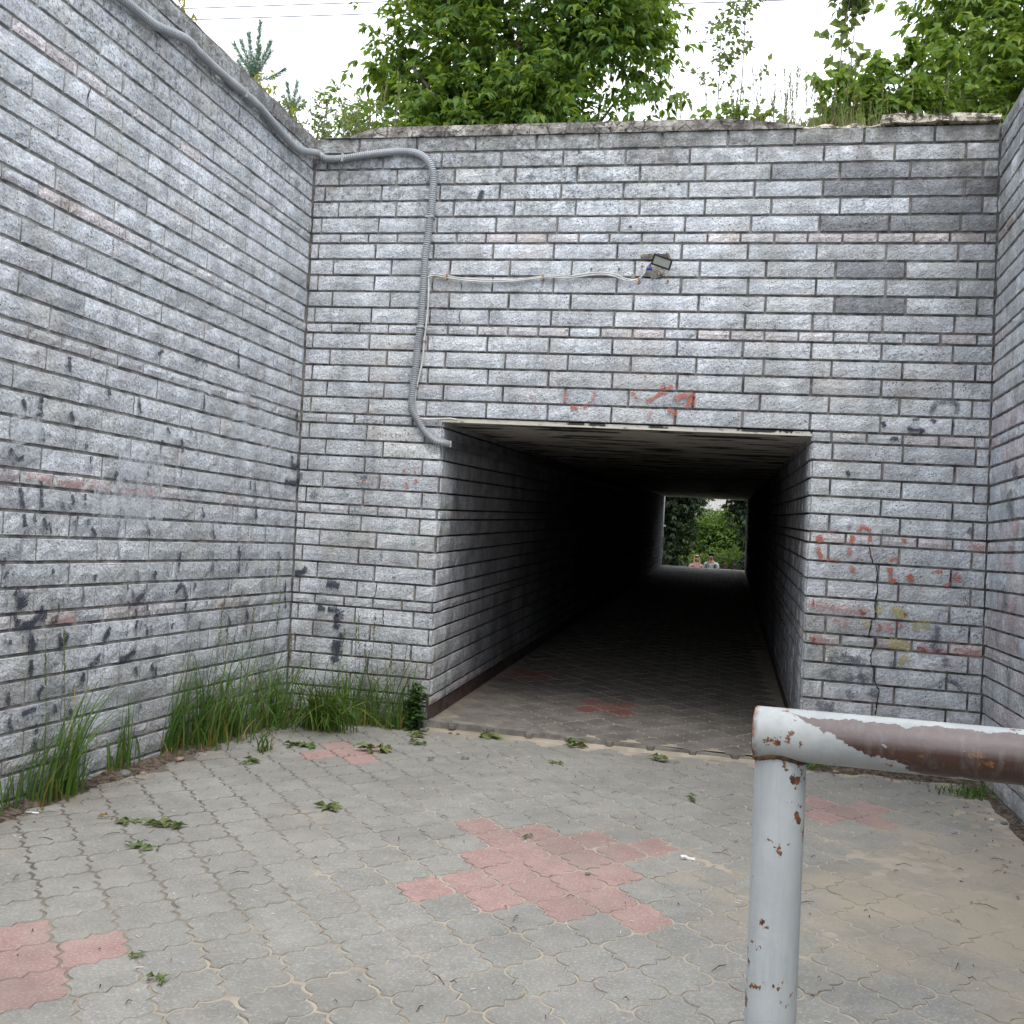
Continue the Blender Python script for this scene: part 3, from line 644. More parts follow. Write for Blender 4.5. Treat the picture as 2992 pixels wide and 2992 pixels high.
def stone_mesh(mat):
    V, n = stone_verts(); F = [tuple(range(n))]
    for r_ in (0, 1): F += [(r_*n+i, (r_+1)*n+i, (r_+1)*n+(i+1) % n, r_*n+(i+1) % n) for i in range(n)]
    me = mesh('stone', V, F); me.materials.append(M[mat])
    return me
SM = {k: stone_mesh(k) for k in ('stone', 'redstone', 'tstone', 'tredstone')}
bmt = bmesh.new(); bmt.from_mesh(SM['stone']); bmesh.ops.triangulate(bmt, faces=bmt.faces); SVt = np.array([v.co[:] for v in bmt.verts]); SFt = np.array([[v.index for v in f.verts] for f in bmt.faces]); bmt.free()
big = {(0, -3), (0, -2), (1, -2), (-1, -1), (0, -1), (1, -1), (2, -1), (-3, 0), (-2, 0), (-1, 0), (0, 0), (1, 0), (2, 0), (3, 0), (-2, 1), (-1, 1), (0, 1), (1, 1), (-1, 2), (0, 2), (0, 3)}
def cross(i, j): return {(i, j), (i+1, j), (i-1, j), (i, j+1), (i, j-1)}
RED = set(big) | cross(0, -11) | cross(10, 0) | cross(-10, 0) | cross(-9, 12)
TRED = cross(12, -13) | cross(13, -20) | cross(24, -12)
def lay(root, inside, zf_, names, red, budget, ir, jr, tiltm=None):
    cs = []
    for i in range(*ir):
        for j in range(*jr):
            p = C0+i*E1+j*E2
            if inside(*p): cs.append((i, j, p))
    def rk(c):
        d = np.array([c[2][0], c[2][1], 0])-CAM; f = d@CF; x = abs(d@CR)/max(f, .1); y = -(d@CU)/max(f, .1)
        return (f if (f > .5 and x < .53 and y < .53) else 100+abs(f))
    cs.sort(key=rk); SV = {0: [], 1: []}
    for n_, (i, j, p) in enumerate(cs):
        isr = (i, j) in red; z = zf_(*p)+random.uniform(-.0012, .0012)
        rx_, ry_ = random.gauss(0, .006), random.gauss(0, .006)
        if n_ < budget:
            o = bpy.data.objects.new('paving_stone', SM[names[isr]]); o.location = (p[0]+random.uniform(-.0015, .0015), p[1]+random.uniform(-.0015, .0015), z)
            o.matrix_world = Matrix.Translation(o.location) @ Matrix.Rotation(tiltm[0] if tiltm else 0, 4, 'X') @ Matrix.Rotation(rx_, 4, 'X') @ Matrix.Rotation(ry_, 4, 'Y') @ Matrix.Rotation(random.choice((0, math.pi))+random.gauss(0, .006), 4, 'Z'); o.parent = root; COL.objects.link(o)
        else:
            V = SVt.copy(); V[:, 2] += V[:, 0]*ry_+V[:, 1]*rx_ + (V[:, 1]*tiltm[0] if tiltm else 0); SV[isr].append(V+np.array([p[0], p[1], z]))
    for isr, l in SV.items():
        if l:
            n_ = len(SVt); F = np.concatenate([SFt+k*n_ for k in range(len(l))]); me = npmesh('paving', np.concatenate(l), F); me.materials.append(M[names[isr]])
            o = link('paving', me, root); o['kind'] = 'stuff'
nx_, ny_ = 150, 330; V = []; F = []
for j in range(ny_+1):
    y = -14+7*j/60 if j <= 60 else -7+6.93*(j-60)/(ny_-60)
    for i in range(nx_+1):
        x = .002+(XR-.004)*i/nx_
        h_ = .0016*mnoise.noise(Vector((x*6, y*6, 0)))+.0016*mnoise.noise(Vector((x*17, y*17, 4)))
        sandy = max(0., min(1., (x-3.3)*.55-abs(y+2.6)*.22+1.1*mnoise.noise(Vector((x*1.3, y*1.3, 8)))+.15))
        V.append((x+B*gz(x), y, gz(x)-.0036+h_+.0034*sandy))
for j in range(ny_):
    for i in range(nx_): a = j*(nx_+1)+i; F.append((a, a+1, a+nx_+2, a+nx_+1))
pave = link('pavement', mesh('pavement', V, F), None, M['sand']); pave['kind'] = 'structure'; tag(pave, 'sand-jointed pavement of grey and red clover-shaped stones in front of the tunnel', 'pavement')
lay(pave, lambda x, y: .12 < x < XR-.12 and -13.8 < y < -.15-.02*x, gz, ('stone', 'redstone'), RED, 300, (-70, 40), (-40, 60))
V = []; F = []
for j in range(71):
    for i in range(9):
        y = -.02+28.2*j/70; x = TL+(TR_-TL)*i/8; V.append((x+TX*y, y, tz(y)-.0032))
for j in range(70):
    for i in range(8): a = j*9+i; F.append((a, a+1, a+10, a+9))
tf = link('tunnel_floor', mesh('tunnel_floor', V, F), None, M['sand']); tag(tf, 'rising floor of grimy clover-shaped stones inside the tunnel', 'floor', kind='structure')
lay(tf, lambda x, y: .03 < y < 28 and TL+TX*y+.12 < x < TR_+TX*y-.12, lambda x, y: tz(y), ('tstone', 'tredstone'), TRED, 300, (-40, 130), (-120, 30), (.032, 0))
b = MB()
nk = 30
for i in range(nk):
    x0, x1 = TL-.02+(TR_-TL+.04)*i/nk, TL-.02+(TR_-TL+.04)*(i+1)/nk
    def kz(x): return -.093+.004*mnoise.noise(Vector((x*6, 2, 0)))-.02*max(0, (x-1.6))*.6
    def ky(x): return -.03-.055*(x-TL)/(TR_-TL)+.008*mnoise.noise(Vector((x*7, 4, 0)))
    b.hexa([(x, y, z) for k3 in (0, 1) for y, x, z in []] or [(x, yy, zz) for zz_ in (0, 1) for yo in (0, .13) for x in (x0, x1) for yy, zz in [(ky(x)+yo, (kz(x) if zz_ else -.25))]])
kb = b.build('kerb', M['kerb']); tag(kb, 'low concrete threshold kerb across the tunnel mouth with sand in front', 'kerb', kind='structure')

# dirt banks along the walls
def bank(name, label, a, c, width, hgt, zf_, side, n=90):
    V = []; F = []; a, c = np.array(a, float), np.array(c, float); d = c-a; Ln = np.linalg.norm(d); d /= Ln; s_ = np.array([-d[1], d[0]])*side; m_ = 8
    for i in range(n+1):
        p = a+d*Ln*i/n; ww = width*(1+.55*mnoise.noise(Vector((p[0]*4, p[1]*4, 3)))+.35*mnoise.noise(Vector((p[0]*11, p[1]*11, 7))))
        for j in range(m_+1):
            u = j/m_; q = p+s_*ww*u; h = hgt*(1-u)**1.4*(1+.5*mnoise.noise(Vector((q[0]*14, q[1]*14, 1))))
            V.append((q[0], q[1], zf_(q[0])+h+.0025-.008*(u > .99)))
    for i in range(n):
        for j in range(m_): k = i*(m_+1)+j; F.append((k, k+1, k+m_+2, k+m_+1) if side < 0 else (k, k+m_+1, k+m_+2, k+1))
    o = link('dirt', mesh('dirt', V, F, True), None, M['dirt']); tag(o, label, 'dirt', kind='stuff'); return o
bank('d', 'brown dirt gathered along the foot of the left wall', (.03, -6), (.03, -.02), .10, .028, gz, -1, 260)
bank('d', 'dirt under the grass at the foot of the wall left of the tunnel', (.05, -.02), (1.12, -.02), .11, .03, gz, -1, 50)
bank('d', 'crumbs and dirt at the foot of the right pier', (3.95, -.02), (5.03, -.02), .14, .03, gz, -1, 50)
bank('d', 'dirt along the foot of the right wall', (5.05, -.02), (5.05, -5), .07, .02, gz, -1, 90)
V = []; F = []; 
for i in range(61):
    x = TL+(TR_-TL)*i/60; y0 = -.03-.055*(x-TL)/(TR_-TL)
    w1 = .07+.03*mnoise.noise(Vector((x*5, 0, 9)))
    V += [(x, y0+.005, gz(x)+.016), (x, y0-w1*.5, gz(x)+.010), (x, y0-w1, gz(x)-.003)]
for i in range(60):
    for j in range(2): k = i*3+j; F.append((k, k+1, k+4, k+3))
o = link('sand', mesh('sand', V, F, True), None, M['sand']); tag(o, 'strip of pale sand drifted against the tunnel threshold', 'sand', kind='stuff')

# ------------------------------------------------------------------ conduit, cables, floodlight
path = []
for (x, y) in [(250, -60), (340, 5), (390, 45), (440, 80), (520, 115), (560, 155), (620, 210), (690, 270), (745, 320), (800, 385), (850, 435)]:
    p = on_left(x, y); path.append(p+np.array([.052, 0, 0]))
path.append(np.array([.055+B*4.1, -.075, on_front(905, 458)[2]]))
for (x, y) in [(960, 470), (1010, 469), (1070, 460), (1130, 452), (1180, 449), (1220, 453), (1247, 467), (1266, 492), (1272, 530), (1268, 600), (1262, 640), (1255, 700), (1247, 760), (1244, 820), (1240, 880), (1234, 960), (1226, 1010), (1222, 1060), (1216, 1110), (1210, 1150), (1209, 1190), (1217, 1215), (1228, 1232), (1240, 1255), (1258, 1275), (1280, 1292)]:
    path.append(on_front(x, y)+np.array([0, -.048, 0]))
path.append(np.array([TL+.03+B*zz, -.03, zz+.004])); path.append(np.array([TL+.05+B*zz, .03, zz]))
cd = empty('cable_conduit', tuple(path[0])); tag(cd, 'grey corrugated conduit along the left wall, round the corner and down to the tunnel', 'conduit')
S = spline(path, .02); cum = [0]
for a, c in zip(S, S[1:]): cum.append(cum[-1]+np.linalg.norm(c-a))
Sx = np.array(S); PIT = .0165; NP = int(cum[-1]/PIT); tt = (np.arange(NP)[:, None]*PIT+np.array([0, .58, .66, .92])*PIT).ravel(); RS = np.stack([np.interp(tt, cum, Sx[:, i]) for i in range(3)], 1)
rad = [(.0275, .0275, .0175, .0175)[i % 4] for i in range(len(RS))]
tan = np.gradient(np.stack([np.convolve(np.pad(RS[:, i], 6, 'edge'), np.ones(13)/13, 'valid') for i in range(3)], 1), axis=0); tan /= np.linalg.norm(tan, axis=1, keepdims=True)
V = []; up = np.array([0, 0, 1.]); NS = 12
for p_, t_, r_ in zip(RS-np.array(path[0]), tan, rad):
    up = up-t_*(up@t_); up /= np.linalg.norm(up); s__ = np.cross(t_, up)
    for k in range(NS): a = 2*math.pi*k/NS; V.append(p_+(up*math.cos(a)+s__*math.sin(a))*r_)
F = [(i*NS+k, i*NS+(k+1) % NS, (i+1)*NS+(k+1) % NS, (i+1)*NS+k) for i in range(len(RS)-1) for k in range(NS)]
cme = npmesh('corrugated_tube', V, F); cme.materials.append(M['conduit']); link('corrugated_tube', cme, cd)
for (x, y) in [(690, 270), (1010, 469), (1262, 640), (1234, 960)]:
    b = MB(); p = (on_left(x, y)+np.array([.03, 0, 0]) if x < 900 else on_front(x, y)+np.array([0, -.03, 0]))-np.array(path[0])
    if x < 900: b.box(p[0]-.03, p[0]+.052, p[1]-.006, p[1]+.006, p[2]-.034, p[2]+.034)
    elif x < 1100: b.box(p[0]-.006, p[0]+.006, p[1]-.048, p[1]+.03, p[2]-.032, p[2]+.032)
    else: b.box(p[0]-.032, p[0]+.032, p[1]-.048, p[1]+.03, p[2]-.006, p[2]+.006)
    b.build('clip', M['conduit'], cd)
cb = empty('lamp_cable', tuple(on_front(1257, 806))); tag(cb, 'pair of thin off-white cables sagging across the blocks to the floodlight', 'cable')
cpts = [(1256, 812), (1262, 806), (1275, 804), (1310, 809), (1360, 817), (1430, 821), (1500, 821), (1560, 814), (1605, 809), (1660, 811), (1715, 804), (1760, 800), (1800, 806), (1830, 818), (1858, 822), (1875, 813), (1890, 795)]
O_ = np.array(cb.location)
for dz in (0, -.014):
    P = [on_front(x, y)+np.array([0, -.036-.004*(dz < 0), dz*(1 if x < 1840 else .2)+random.uniform(-.002, .002)])-O_ for x, y in cpts]
    b = MB(); b.tube(spline(P, .025), .0062, 6); b.build('strand', M['cable'], cb, True)
for x in (1310, 1590, 1868): b = MB(); p = on_front(x, {1310: 810, 1590: 812, 1868: 822}[x])+np.array([0, -.036, -.006])-O_; b.box(p[0]-.005, p[0]+.005, p[1]-.012, p[1]+.02, p[2]-.018, p[2]+.018); b.build('tie', M['copper'], cb)
dc = empty('drop_cable', tuple(on_front(1256, 810))); tag(dc, 'thin white cable running straight down beside the corrugated conduit into the lintel gap', 'cable'); O_ = np.array(dc.location)
P = [on_front(x, y)+np.array([0, -.034, 0])-O_ for x, y in [(1256, 810), (1256, 850), (1254, 900), (1248, 960), (1243, 1000), (1239, 1050), (1229, 1100), (1220, 1135), (1216, 1175), (1217, 1205), (1228, 1222), (1250, 1227), (1290, 1226), (1320, 1225), (1340, 1229)]]
b = MB(); b.tube(spline(P, .02), .0085, 7); b.build('strand', M['cable'], dc, True)
for i in (4, 7, 10): b = MB(); p = P[i]; b.box(p[0]-.014, p[0]+.014, p[1]-.011, p[1]+.015, p[2]-.005, p[2]+.005); b.build('tie', M['copper'], dc)

# floodlight
fc = on_front(1938, 781)
fl = empty('floodlight', (fc[0], -.13, fc[2]+.005)); tag(fl, 'small black floodlight with pale lens above the tunnel, tilted down on its bracket', 'lamp')
Wf, Hf, Df = .145, .082, .03
rotm = Matrix.Rotation(R(19), 4, 'Y') @ Matrix.Rotation(R(28), 4, 'X') @ Matrix.Rotation(R(0), 4, 'Z')
def fpart(name, boxes, mat, parent=fl):
    b = MB()
    for x in boxes: b.box(*x)
    b.v = [tuple(rotm @ Vector(v)) for v in b.v]; return b.build(name, mat, parent)
w2, h2 = Wf/2, Hf/2; e = .012
fpart('housing', [(-w2+.006, w2-.006, .004, Df, -h2+.006, h2-.006)], M['black'])
fpart('frame', [(-w2, w2, -.006, .005, h2-e, h2), (-w2, w2, -.006, .005, -h2, -h2+e), (-w2, -w2+e, -.0055, .0055, -h2+e, h2-e), (w2-e, w2, -.0055, .0055, -h2+e, h2-e)], M['black'])
fpart('lens', [(-w2+e, w2-e, -.002, .003, -h2+e, h2-e)], M['lens'])
fpart('heat_sink', [(-w2+.012+i*.011, -w2+.0155+i*.011, Df, Df+.014, -h2+.01, h2-.008) for i in range(12)], M['black'])
b = MB(); b.box(-.034, -.026, .0, .105, .052, .066); b.box(.026, .034, .0, .105, .052, .066); b.box(-.034, .034, .098, .106, .035, .085); b.box(-.034, -.027, -.004, .012, .02, .058); b.box(.027, .034, -.004, .012, .02, .058); b.build('bracket', M['black'], fl)
b = MB(); j0 = on_front(1896, 791)+np.array([0, -.06, 0])-np.array(fl.location); b.tube(spline([(-.06, .02, .02), (-.08, .01, -.01), tuple(j0+np.array([.01, 0, .01])), tuple(j0)], .01), .004, 6); b.build('lead', M['black'], fl, True)
b = MB(); b.tube(spline([tuple(j0+np.array([.028, .0, -.002])), tuple(j0+np.array([.008, 0, 0])), tuple(j0+np.array([-.012, 0, -.002]))], .006), [.006, .011, .015, .012, .014, .012, .009][:len(spline([tuple(j0+np.array([.028, .0, -.002])), tuple(j0+np.array([.008, 0, 0])), tuple(j0+np.array([-.012, 0, -.002]))], .006))] if False else .013, 8); b.build('taped_joint', M['blue'], fl, True)
def patch(cx, cy, w, h, mat, wall, name='mortar_patch', dep=.024):
    V = [(0, 0, 0)]; n = 18; c_ = on_front(cx, cy); F = []
    V = [(c_[0], -dep-.004, c_[2])]
    for i in range(n):
        a = 2*math.pi*i/n; r_ = 1+.35*mnoise.noise(Vector((math.cos(a)*2+cx, math.sin(a)*2, 0))); V.append((c_[0]+math.cos(a)*w*r_, -dep, c_[2]+math.sin(a)*h*r_))
    for i in range(n): V.append((V[i+1][0], -.002, V[i+1][2]))
    F = [(0, 1+i, 1+(i+1) % n) for i in range(n)]+[(1+i, 1+n+i, 1+n+(i+1) % n, 1+(i+1) % n) for i in range(n)]
    return link(name, mesh(name, V, F), wall, mat)
patch(1912, 793, .062, .06, M['patch'], front); patch(1895, 752, .05, .022, M['coping'], front); patch(1932, 800, .022, .02, M['foam'], front, dep=.028)
patch(1850, 810, .016, .02, M['patch'], front)
for x, y in [(1869, 826), (1952, 824), (1876, 750), (1955, 750), (1877, 781)]: b = MB(); p = on_front(x, y); b.tube([(p[0], -.02, p[2]), (p[0], -.031, p[2])], .009, 8); b.build('wall_plug', M['copper'], front)

# ------------------------------------------------------------------ rail
def railmat(name, kind):
    t = NT(name); uvn = t.n.new('ShaderNodeUVMap'); u = t.sep(uvn.outputs[0]); s_, th = u[0], u[1]   # metres along, degrees/180 from top towards the viewer
    n = t.noise(9, 8, .62); nf = t.noise(34, 6, .65); nb = t.noise(4, 4, .5)
    white = t.mix(t.map(n, .4, .62), (.31, .33, .33), (.42, .44, .43)); grime = t.map(t.noise(20, 6, .7), .55, .75)
    white = t.mix(t.math('MULTIPLY', grime, .45), white, (.33, .35, .35))
    rust = t.mix(t.map(t.noise(70, 4, .6), .42, .6), (.07, .028, .016), (.26, .095, .022))
    prim = t.mix(t.map(nb, .3, .7), (.115, .082, .078), (.155, .122, .118))
    lo = t.map(th, .42, .52); prim = t.mix(lo, prim, t.mix(t.map(nf, .57, .66), (.06, .028, .020), (.27, .12, .03)))
    chips = t.map(t.math('ADD', t.math('MULTIPLY', nf, .55), t.math('MULTIPLY', n, .45)), .592, .608)
    if kind == 'rail':
        wob = t.math('ADD', t.math('MULTIPLY', t.math('SUBTRACT', n, .5), .5), t.math('MULTIPLY', t.math('SUBTRACT', nf, .5), .34))
        upper = t.math('GREATER_THAN', t.math('ADD', th, t.math('MULTIPLY', wob, .6)), .175)
        limit = t.math('ADD', t.map(s_, .08, .34, .20, .82), t.math('MULTIPLY', t.map(s_, .40, .52), .3))
        lower = t.math('LESS_THAN', t.math('ADD', th, wob), limit)
        past = t.math('GREATER_THAN', t.math('ADD', s_, t.math('MULTIPLY', wob, .35)), .085)
        peel = t.math('MULTIPLY', t.math('MULTIPLY', upper, lower), past)
        # islands of paint left inside the bare stretch
        isl = t.map(t.noise(13, 3, .5), .64, .66); peel = t.math('MULTIPLY', peel, t.math('SUBTRACT', 1., isl))
        c = t.mix(peel, white, prim); c = t.mix(t.math('MULTIPLY', chips, t.math('SUBTRACT', 1., peel)), c, rust)
        hgt = t.math('SUBTRACT', t.math('MULTIPLY', t.noise(16, 5), .3), t.math('MULTIPLY', peel, 1.))
        end = t.map(s_, .0, .012, 1., 0.); c = t.mix(t.math('MULTIPLY', end, t.map(nf, .35, .5)), c, rust)
        rough = t.map(peel, 0, 1, .5, .42)
    else:
        topr = t.math('MULTIPLY', t.map(s_, 0., .06, .12, 0.), 1.); ch = t.math('GREATER_THAN', t.math('ADD', t.math('ADD', t.math('MULTIPLY', nf, .5), t.math('MULTIPLY', n, .5)), topr), .588)
        halo = t.map(t.math('ADD', t.math('MULTIPLY', nf, .5), t.math('MULTIPLY', n, .5)),   .56, .60); white = t.mix(t.math('MULTIPLY', halo, .3), white, (.50, .38, .25))
        c = t.mix(ch, t.mix(.5, white, (.56, .60, .62)), rust); hgt = t.math('SUBTRACT', t.math('MULTIPLY', t.noise(14, 5), .6), ch); rough = .5
    c = t.mix(t.math('MULTIPLY', t.map(t.noise(1, 5, .7, vec=t.scale(t.P, (60, 60, 9))), .5, .7), .22), c, (.25, .26, .26))
    return t.fin(c, rough, t.bump(t.math('ADD', hgt, t.math('MULTIPLY', t.noise(48, 4, .6), .45)), .7, .003))
M['rail'] = railmat('flaking_rail_paint', 'rail'); M['post'] = railmat('chipped_post_paint', 'post')
RA = np.array([3.504, -5.431, .927]); RD = np.array([4.014, -5.511, .940])-RA; RD /= np.linalg.norm(RD)
rl = empty('handrail', (3.56, -5.42, gz(3.56))); tag(rl, 'thick steel pipe handrail in the foreground with flaking white paint and rust', 'handrail')
def pipe(name, p0, d, length, r_, mat, ref, bore=False, trim=None):
    n, m_ = 40, max(2, int(length/.03)); V = []; UV = []; F = []
    d = np.array(d); ref = np.array(ref, float); ref -= d*(ref@d); ref /= np.linalg.norm(ref); s2 = np.cross(d, ref)
    for i in range(m_+1):
        s_ = length*i/m_
        for k in range(n+1):
            a = 2*math.pi*k/n; rr = r_*(1+.004*mnoise.noise(Vector((s_*20, math.cos(a)*2, math.sin(a)*2))))
            V.append(p0+d*s_+(ref*math.cos(a)+s2*math.sin(a))*rr-np.array(rl.location)); aa = a/math.pi; UV.append((s_, aa if aa <= 1 else 2-aa))
    for i in range(m_):
        for k in range(n): q = i*(n+1)+k; F.append((q, q+1, q+n+2, q+n+1))
    me = npmesh(name, V, F, UV, True); return link(name, me, rl, mat)
pipe('rail', RA, RD, (XR-.05-RA[0])/RD[0], .054, M['rail'], (0, 0, 1))
# the open cut end: wall ring and dark bore
b = MB(); n = 32; ref = np.array([0, 0, 1.]); ref -= RD*(ref@RD); ref /= np.linalg.norm(ref); s2 = np.cross(RD, ref); o_ = np.array(rl.location)
rings = [(0, .054), (-.0015, .0525), (0, .0485), (.12, .0485)]
V = [RA+RD*s_+(ref*math.cos(2*math.pi*k/n)+s2*math.sin(2*math.pi*k/n))*r_-o_ for s_, r_ in rings for k in range(n)]
b.add(V, [(i*n+k, i*n+(k+1) % n, (i+1)*n+(k+1) % n, (i+1)*n+k) for i in range(3) for k in range(n)]+[tuple(range(3*n, 4*n))])
M['rimrust'] = plain('rusty_cut_edge', (.05, .025, .018), (.20, .09, .04), 40, .9, .6, .003)
b.build('pipe_end', M['rimrust'], rl)
PT = np.array([3.5585, -5.418, .885]); PB = np.array([3.575, -5.393, gz(3.57)-.05]); PD = (PB-PT)/np.linalg.norm(PB-PT)
pipe('post', PT, PD, np.linalg.norm(PB-PT), .0535, M['post'], (0, -1, 0))
# weld bead
V = []; F = []; n = 60; axr = RA+RD*((PT-RA)@RD)
b = MB(); ring = []
for k in range(n+1):
    a = 2*math.pi*k/n; q = PT+(np.array([1, 0, 0])*math.cos(a)+np.array([0, 1, 0])*math.sin(a))*.0545
    w_ = q-RA; al = w_@RD; perp2 = RA+RD*al; lat = (q-perp2); lat[2] = 0; dd = min(.0535, np.linalg.norm(lat)); zt_ = perp2[2]-math.sqrt(max(0, .054**2-dd**2)); ring.append((q[0]-o_[0], q[1]-o_[1], zt_-.001-o_[2]))
b.tube(ring, [.0045+.002*random.random() for _ in ring], 6, False); b.build('weld', M['rimrust'], rl, True)

# ------------------------------------------------------------------ foliage builders
def leaflets(O, D, N, Lg, Wd, fold=.25, curl=.15):
    """numpy: leaf blades (6 verts, 4 tris) at O along D, normal N"""
    D = D/np.linalg.norm(D, axis=1, keepdims=True); S_ = np.cross(D, N); S_ /= np.linalg.norm(S_, axis=1, keepdims=True)+1e-9; N = np.cross(S_, D)
    Lg = Lg[:, None]; Wd = Wd[:, None]; n = len(O)
    v0 = O; v1 = O+D*Lg*.4+S_*Wd*.5+N*Wd*fold; v2 = O+D*Lg*.4-S_*Wd*.5+N*Wd*fold; v3 = O+D*Lg*.55-N*Lg*curl*.1; v4 = O+D*Lg-N*Lg*curl
    V = np.stack([v0, v1, v2, v3, v4], 1).reshape(-1, 3); k = np.arange(n)[:, None]*5
    F = np.concatenate([k+np.array([[0, 3, 1]]), k+np.array([[0, 2, 3]]), k+np.array([[1, 3, 4]]), k+np.array([[3, 2, 4]])], 0)
    return V, F
def compound(P, D, size, nl=5, droop=.5, r_=rng):
    """pinnate leaves: P stalk bases (n,3), D stalk directions"""
    n = len(P); D = D/np.linalg.norm(D, axis=1, keepdims=True); up = np.array([0, 0, 1.])
    side = np.cross(D, up)+r_.normal(0, .05, (n, 3)); side /= np.linalg.norm(side, axis=1, keepdims=True)
    nor = np.cross(side, D); O = []; DD = []; NN = []; LL_ = []; WW = []
    sz = size*r_.uniform(.7, 1.25, n)
    for i in range(nl):
        if i == nl-1: t_, s_ = 1., 0.
        else: t_ = .55+.4*(i//2)/max(1, (nl-1)//2); s_ = 1. if i % 2 else -1.
        base = P+D*(sz*t_)[:, None]*.9; dd = D*(1. if s_ == 0 else .55)+side*s_*.85-up*droop*r_.uniform(.5, 1.5, n)[:, None]+r_.normal(0, .12, (n, 3))
        O.append(base); DD.append(dd); NN.append(nor+r_.normal(0, .35, (n, 3))); LL_.append(sz*r_.uniform(.75, 1.15, n)); WW.append(sz*r_.uniform(.32, .48, n))
    return leaflets(np.concatenate(O), np.concatenate(DD), np.concatenate(NN), np.concatenate(LL_), np.concatenate(WW))
def crown_points(blobs, n, shell=.45, r_=rng, gap=.0, gs=1.4):
    out = []; dirs = []; w = np.array([b_[1][0]*b_[1][1]*b_[1][2] for b_ in blobs])**.75; w /= w.sum()
    for (c_, rad), k in zip(blobs, r_.multinomial(n, w)):
        d = r_.normal(0, 1, (k, 3)); d /= np.linalg.norm(d, axis=1, keepdims=True); rr = (shell+(1-shell)*r_.random(k)**.6)[:, None]
        p = np.array(c_)+d*np.array(rad)*rr
        out.append(p); dirs.append(d)
    P, D = np.concatenate(out), np.concatenate(dirs)
    if gap:
        keep = np.array([mnoise.noise(Vector(p)*gs) > gap-.5*(.5+.5*0) for p in P]); P, D = P[keep], D[keep]
    return P, D
def clump(P, D, n, spread, r_=rng):
    """each point becomes a twig tip with n leaves around it"""
    k = len(P); PP = np.repeat(P, n, 0)+r_.normal(0, spread, (k*n, 3)); DD = np.repeat(D, n, 0)*.7+r_.normal(0, .6, (k*n, 3)); DD[:, 2] -= .1; return PP, DD
def tree(name, label, cat, base, blobs, nclump, per, lsize, mat, group=None, stems=5, nl=5, spread=.12, droop=.5, gap=0., trunk_r=.04, keep=None, shell=.3):
    root = empty(name, base); tag(root, label, cat, group); B0 = np.array(base)
    P, D = crown_points(blobs, nclump, shell, gap=gap); 
    if keep is not None: k = keep(P); P, D = P[k], D[k]
    PP, DD = clump(P, D, per, spread); V, F = compound(PP, DD, lsize, nl, droop)
    me = npmesh('crown', V-B0, F); me.materials.append(mat); link('crown', me, root)
    b = MB()
    for s_ in range(stems):
        c_, rad = blobs[s_ % len(blobs)]; tgt = np.array(c_)+rng.normal(0, .35, 3)*np.array(rad)-B0; o_ = np.array([random.uniform(-.12, .12), random.uniform(-.12, .12), 0])
        mid = (o_+tgt)*.5+rng.normal(0, .08, 3)*np.linalg.norm(tgt)*.5; pts = spline([o_, mid, tgt], max(.08, np.linalg.norm(tgt)/12)); rr = np.linspace(trunk_r, trunk_r*.3, len(pts)); b.tube(pts, list(rr), 7)
        for q in range(7):
            i0 = random.randrange(len(pts)//3, len(pts)); st = pts[i0]; j_ = random.randrange(len(P)); d2 = (P-B0)-st; dist = np.linalg.norm(d2, axis=1); j_ = int(np.argsort(dist)[random.randrange(3, min(60, len(P)))])
            b.tube(spline([st, (st+P[j_]-B0)/2+rng.normal(0, .04, 3), P[j_]-B0], .15), [rr[i0]*.5]*99 if False else rr[i0]*.35, 5)
    b.build('trunk', M['bark'], root, True)
    return root
GT = 4.33
# big box elder behind the wall
tree('maple_tree', 'large leafy box elder standing behind the middle of the wall top', 'tree', (.95, 2.6, GT),
     [((.75, 2.7, 5.3), (1.25, 1.0, .95)), ((1.5, 2.6, 5.7), (.95, .9, 1.0)), ((.3, 2.8, 6.2), (.95, .8, .9)), ((1.3, 2.8, 6.9), (1.15, .9, .9)), ((.2, 2.7, 5.2), (.7, .7, .6)), ((1.95, 2.5, 6.4), (.55, .6, .7)), ((1.9, 2.5, 5.2), (.45, .6, .7)), ((.6, 2.9, 7.7), (1.1, .9, .9)), ((-.1, 2.5, 6.2), (.5, .5, .7)), ((-.05, 2.5, 5.4), (.6, .6, .6))],
     1250, 11, .112, M['maple'], 'box elders on the embankment', 9, 5, .13, .6, .08)
tree('maple_bush', 'bright young box elder bush at the left foot of the large box elder', 'bush', (-.45, 2.0, GT), [((-.45, 2.1, 4.85), (.5, .4, .55)), ((-.15, 2., 4.75), (.6, .4, .35)), ((-.72, 2.1, 5.3), (.18, .2, .4)), ((.7, 1.7, 4.6), (.7, .3, .28)), ((1.9, 1.7, 4.62), (.6, .3, .3))],
     240, 10, .075, M['maple2'], None, 4, 5, .09, .45, trunk_r=.015)
tree('maple_tree', 'box elder with drooping bright leaves leaning over the right end of the wall', 'tree', (5.5, 1.9, GT),
     [((5.2, 1.9, 5.0), (1.0, .7, .65)), ((5.5, 2.0, 5.9), (.95, .8, .85)), ((4.55, 1.7, 4.75), (.6, .5, .4)), ((4.75, 1.8, 5.3), (.35, .4, .4)), ((6.2, 1.9, 5.0), (.9, .8, .8)), ((5.9, 2.1, 6.9), (1., .8, .8)), ((5.0, 1.9, 5.55), (.3, .35, .35))],
     560, 11, .115, M['maple2'], 'box elders on the embankment', 6, 5, .13, .65, .1)
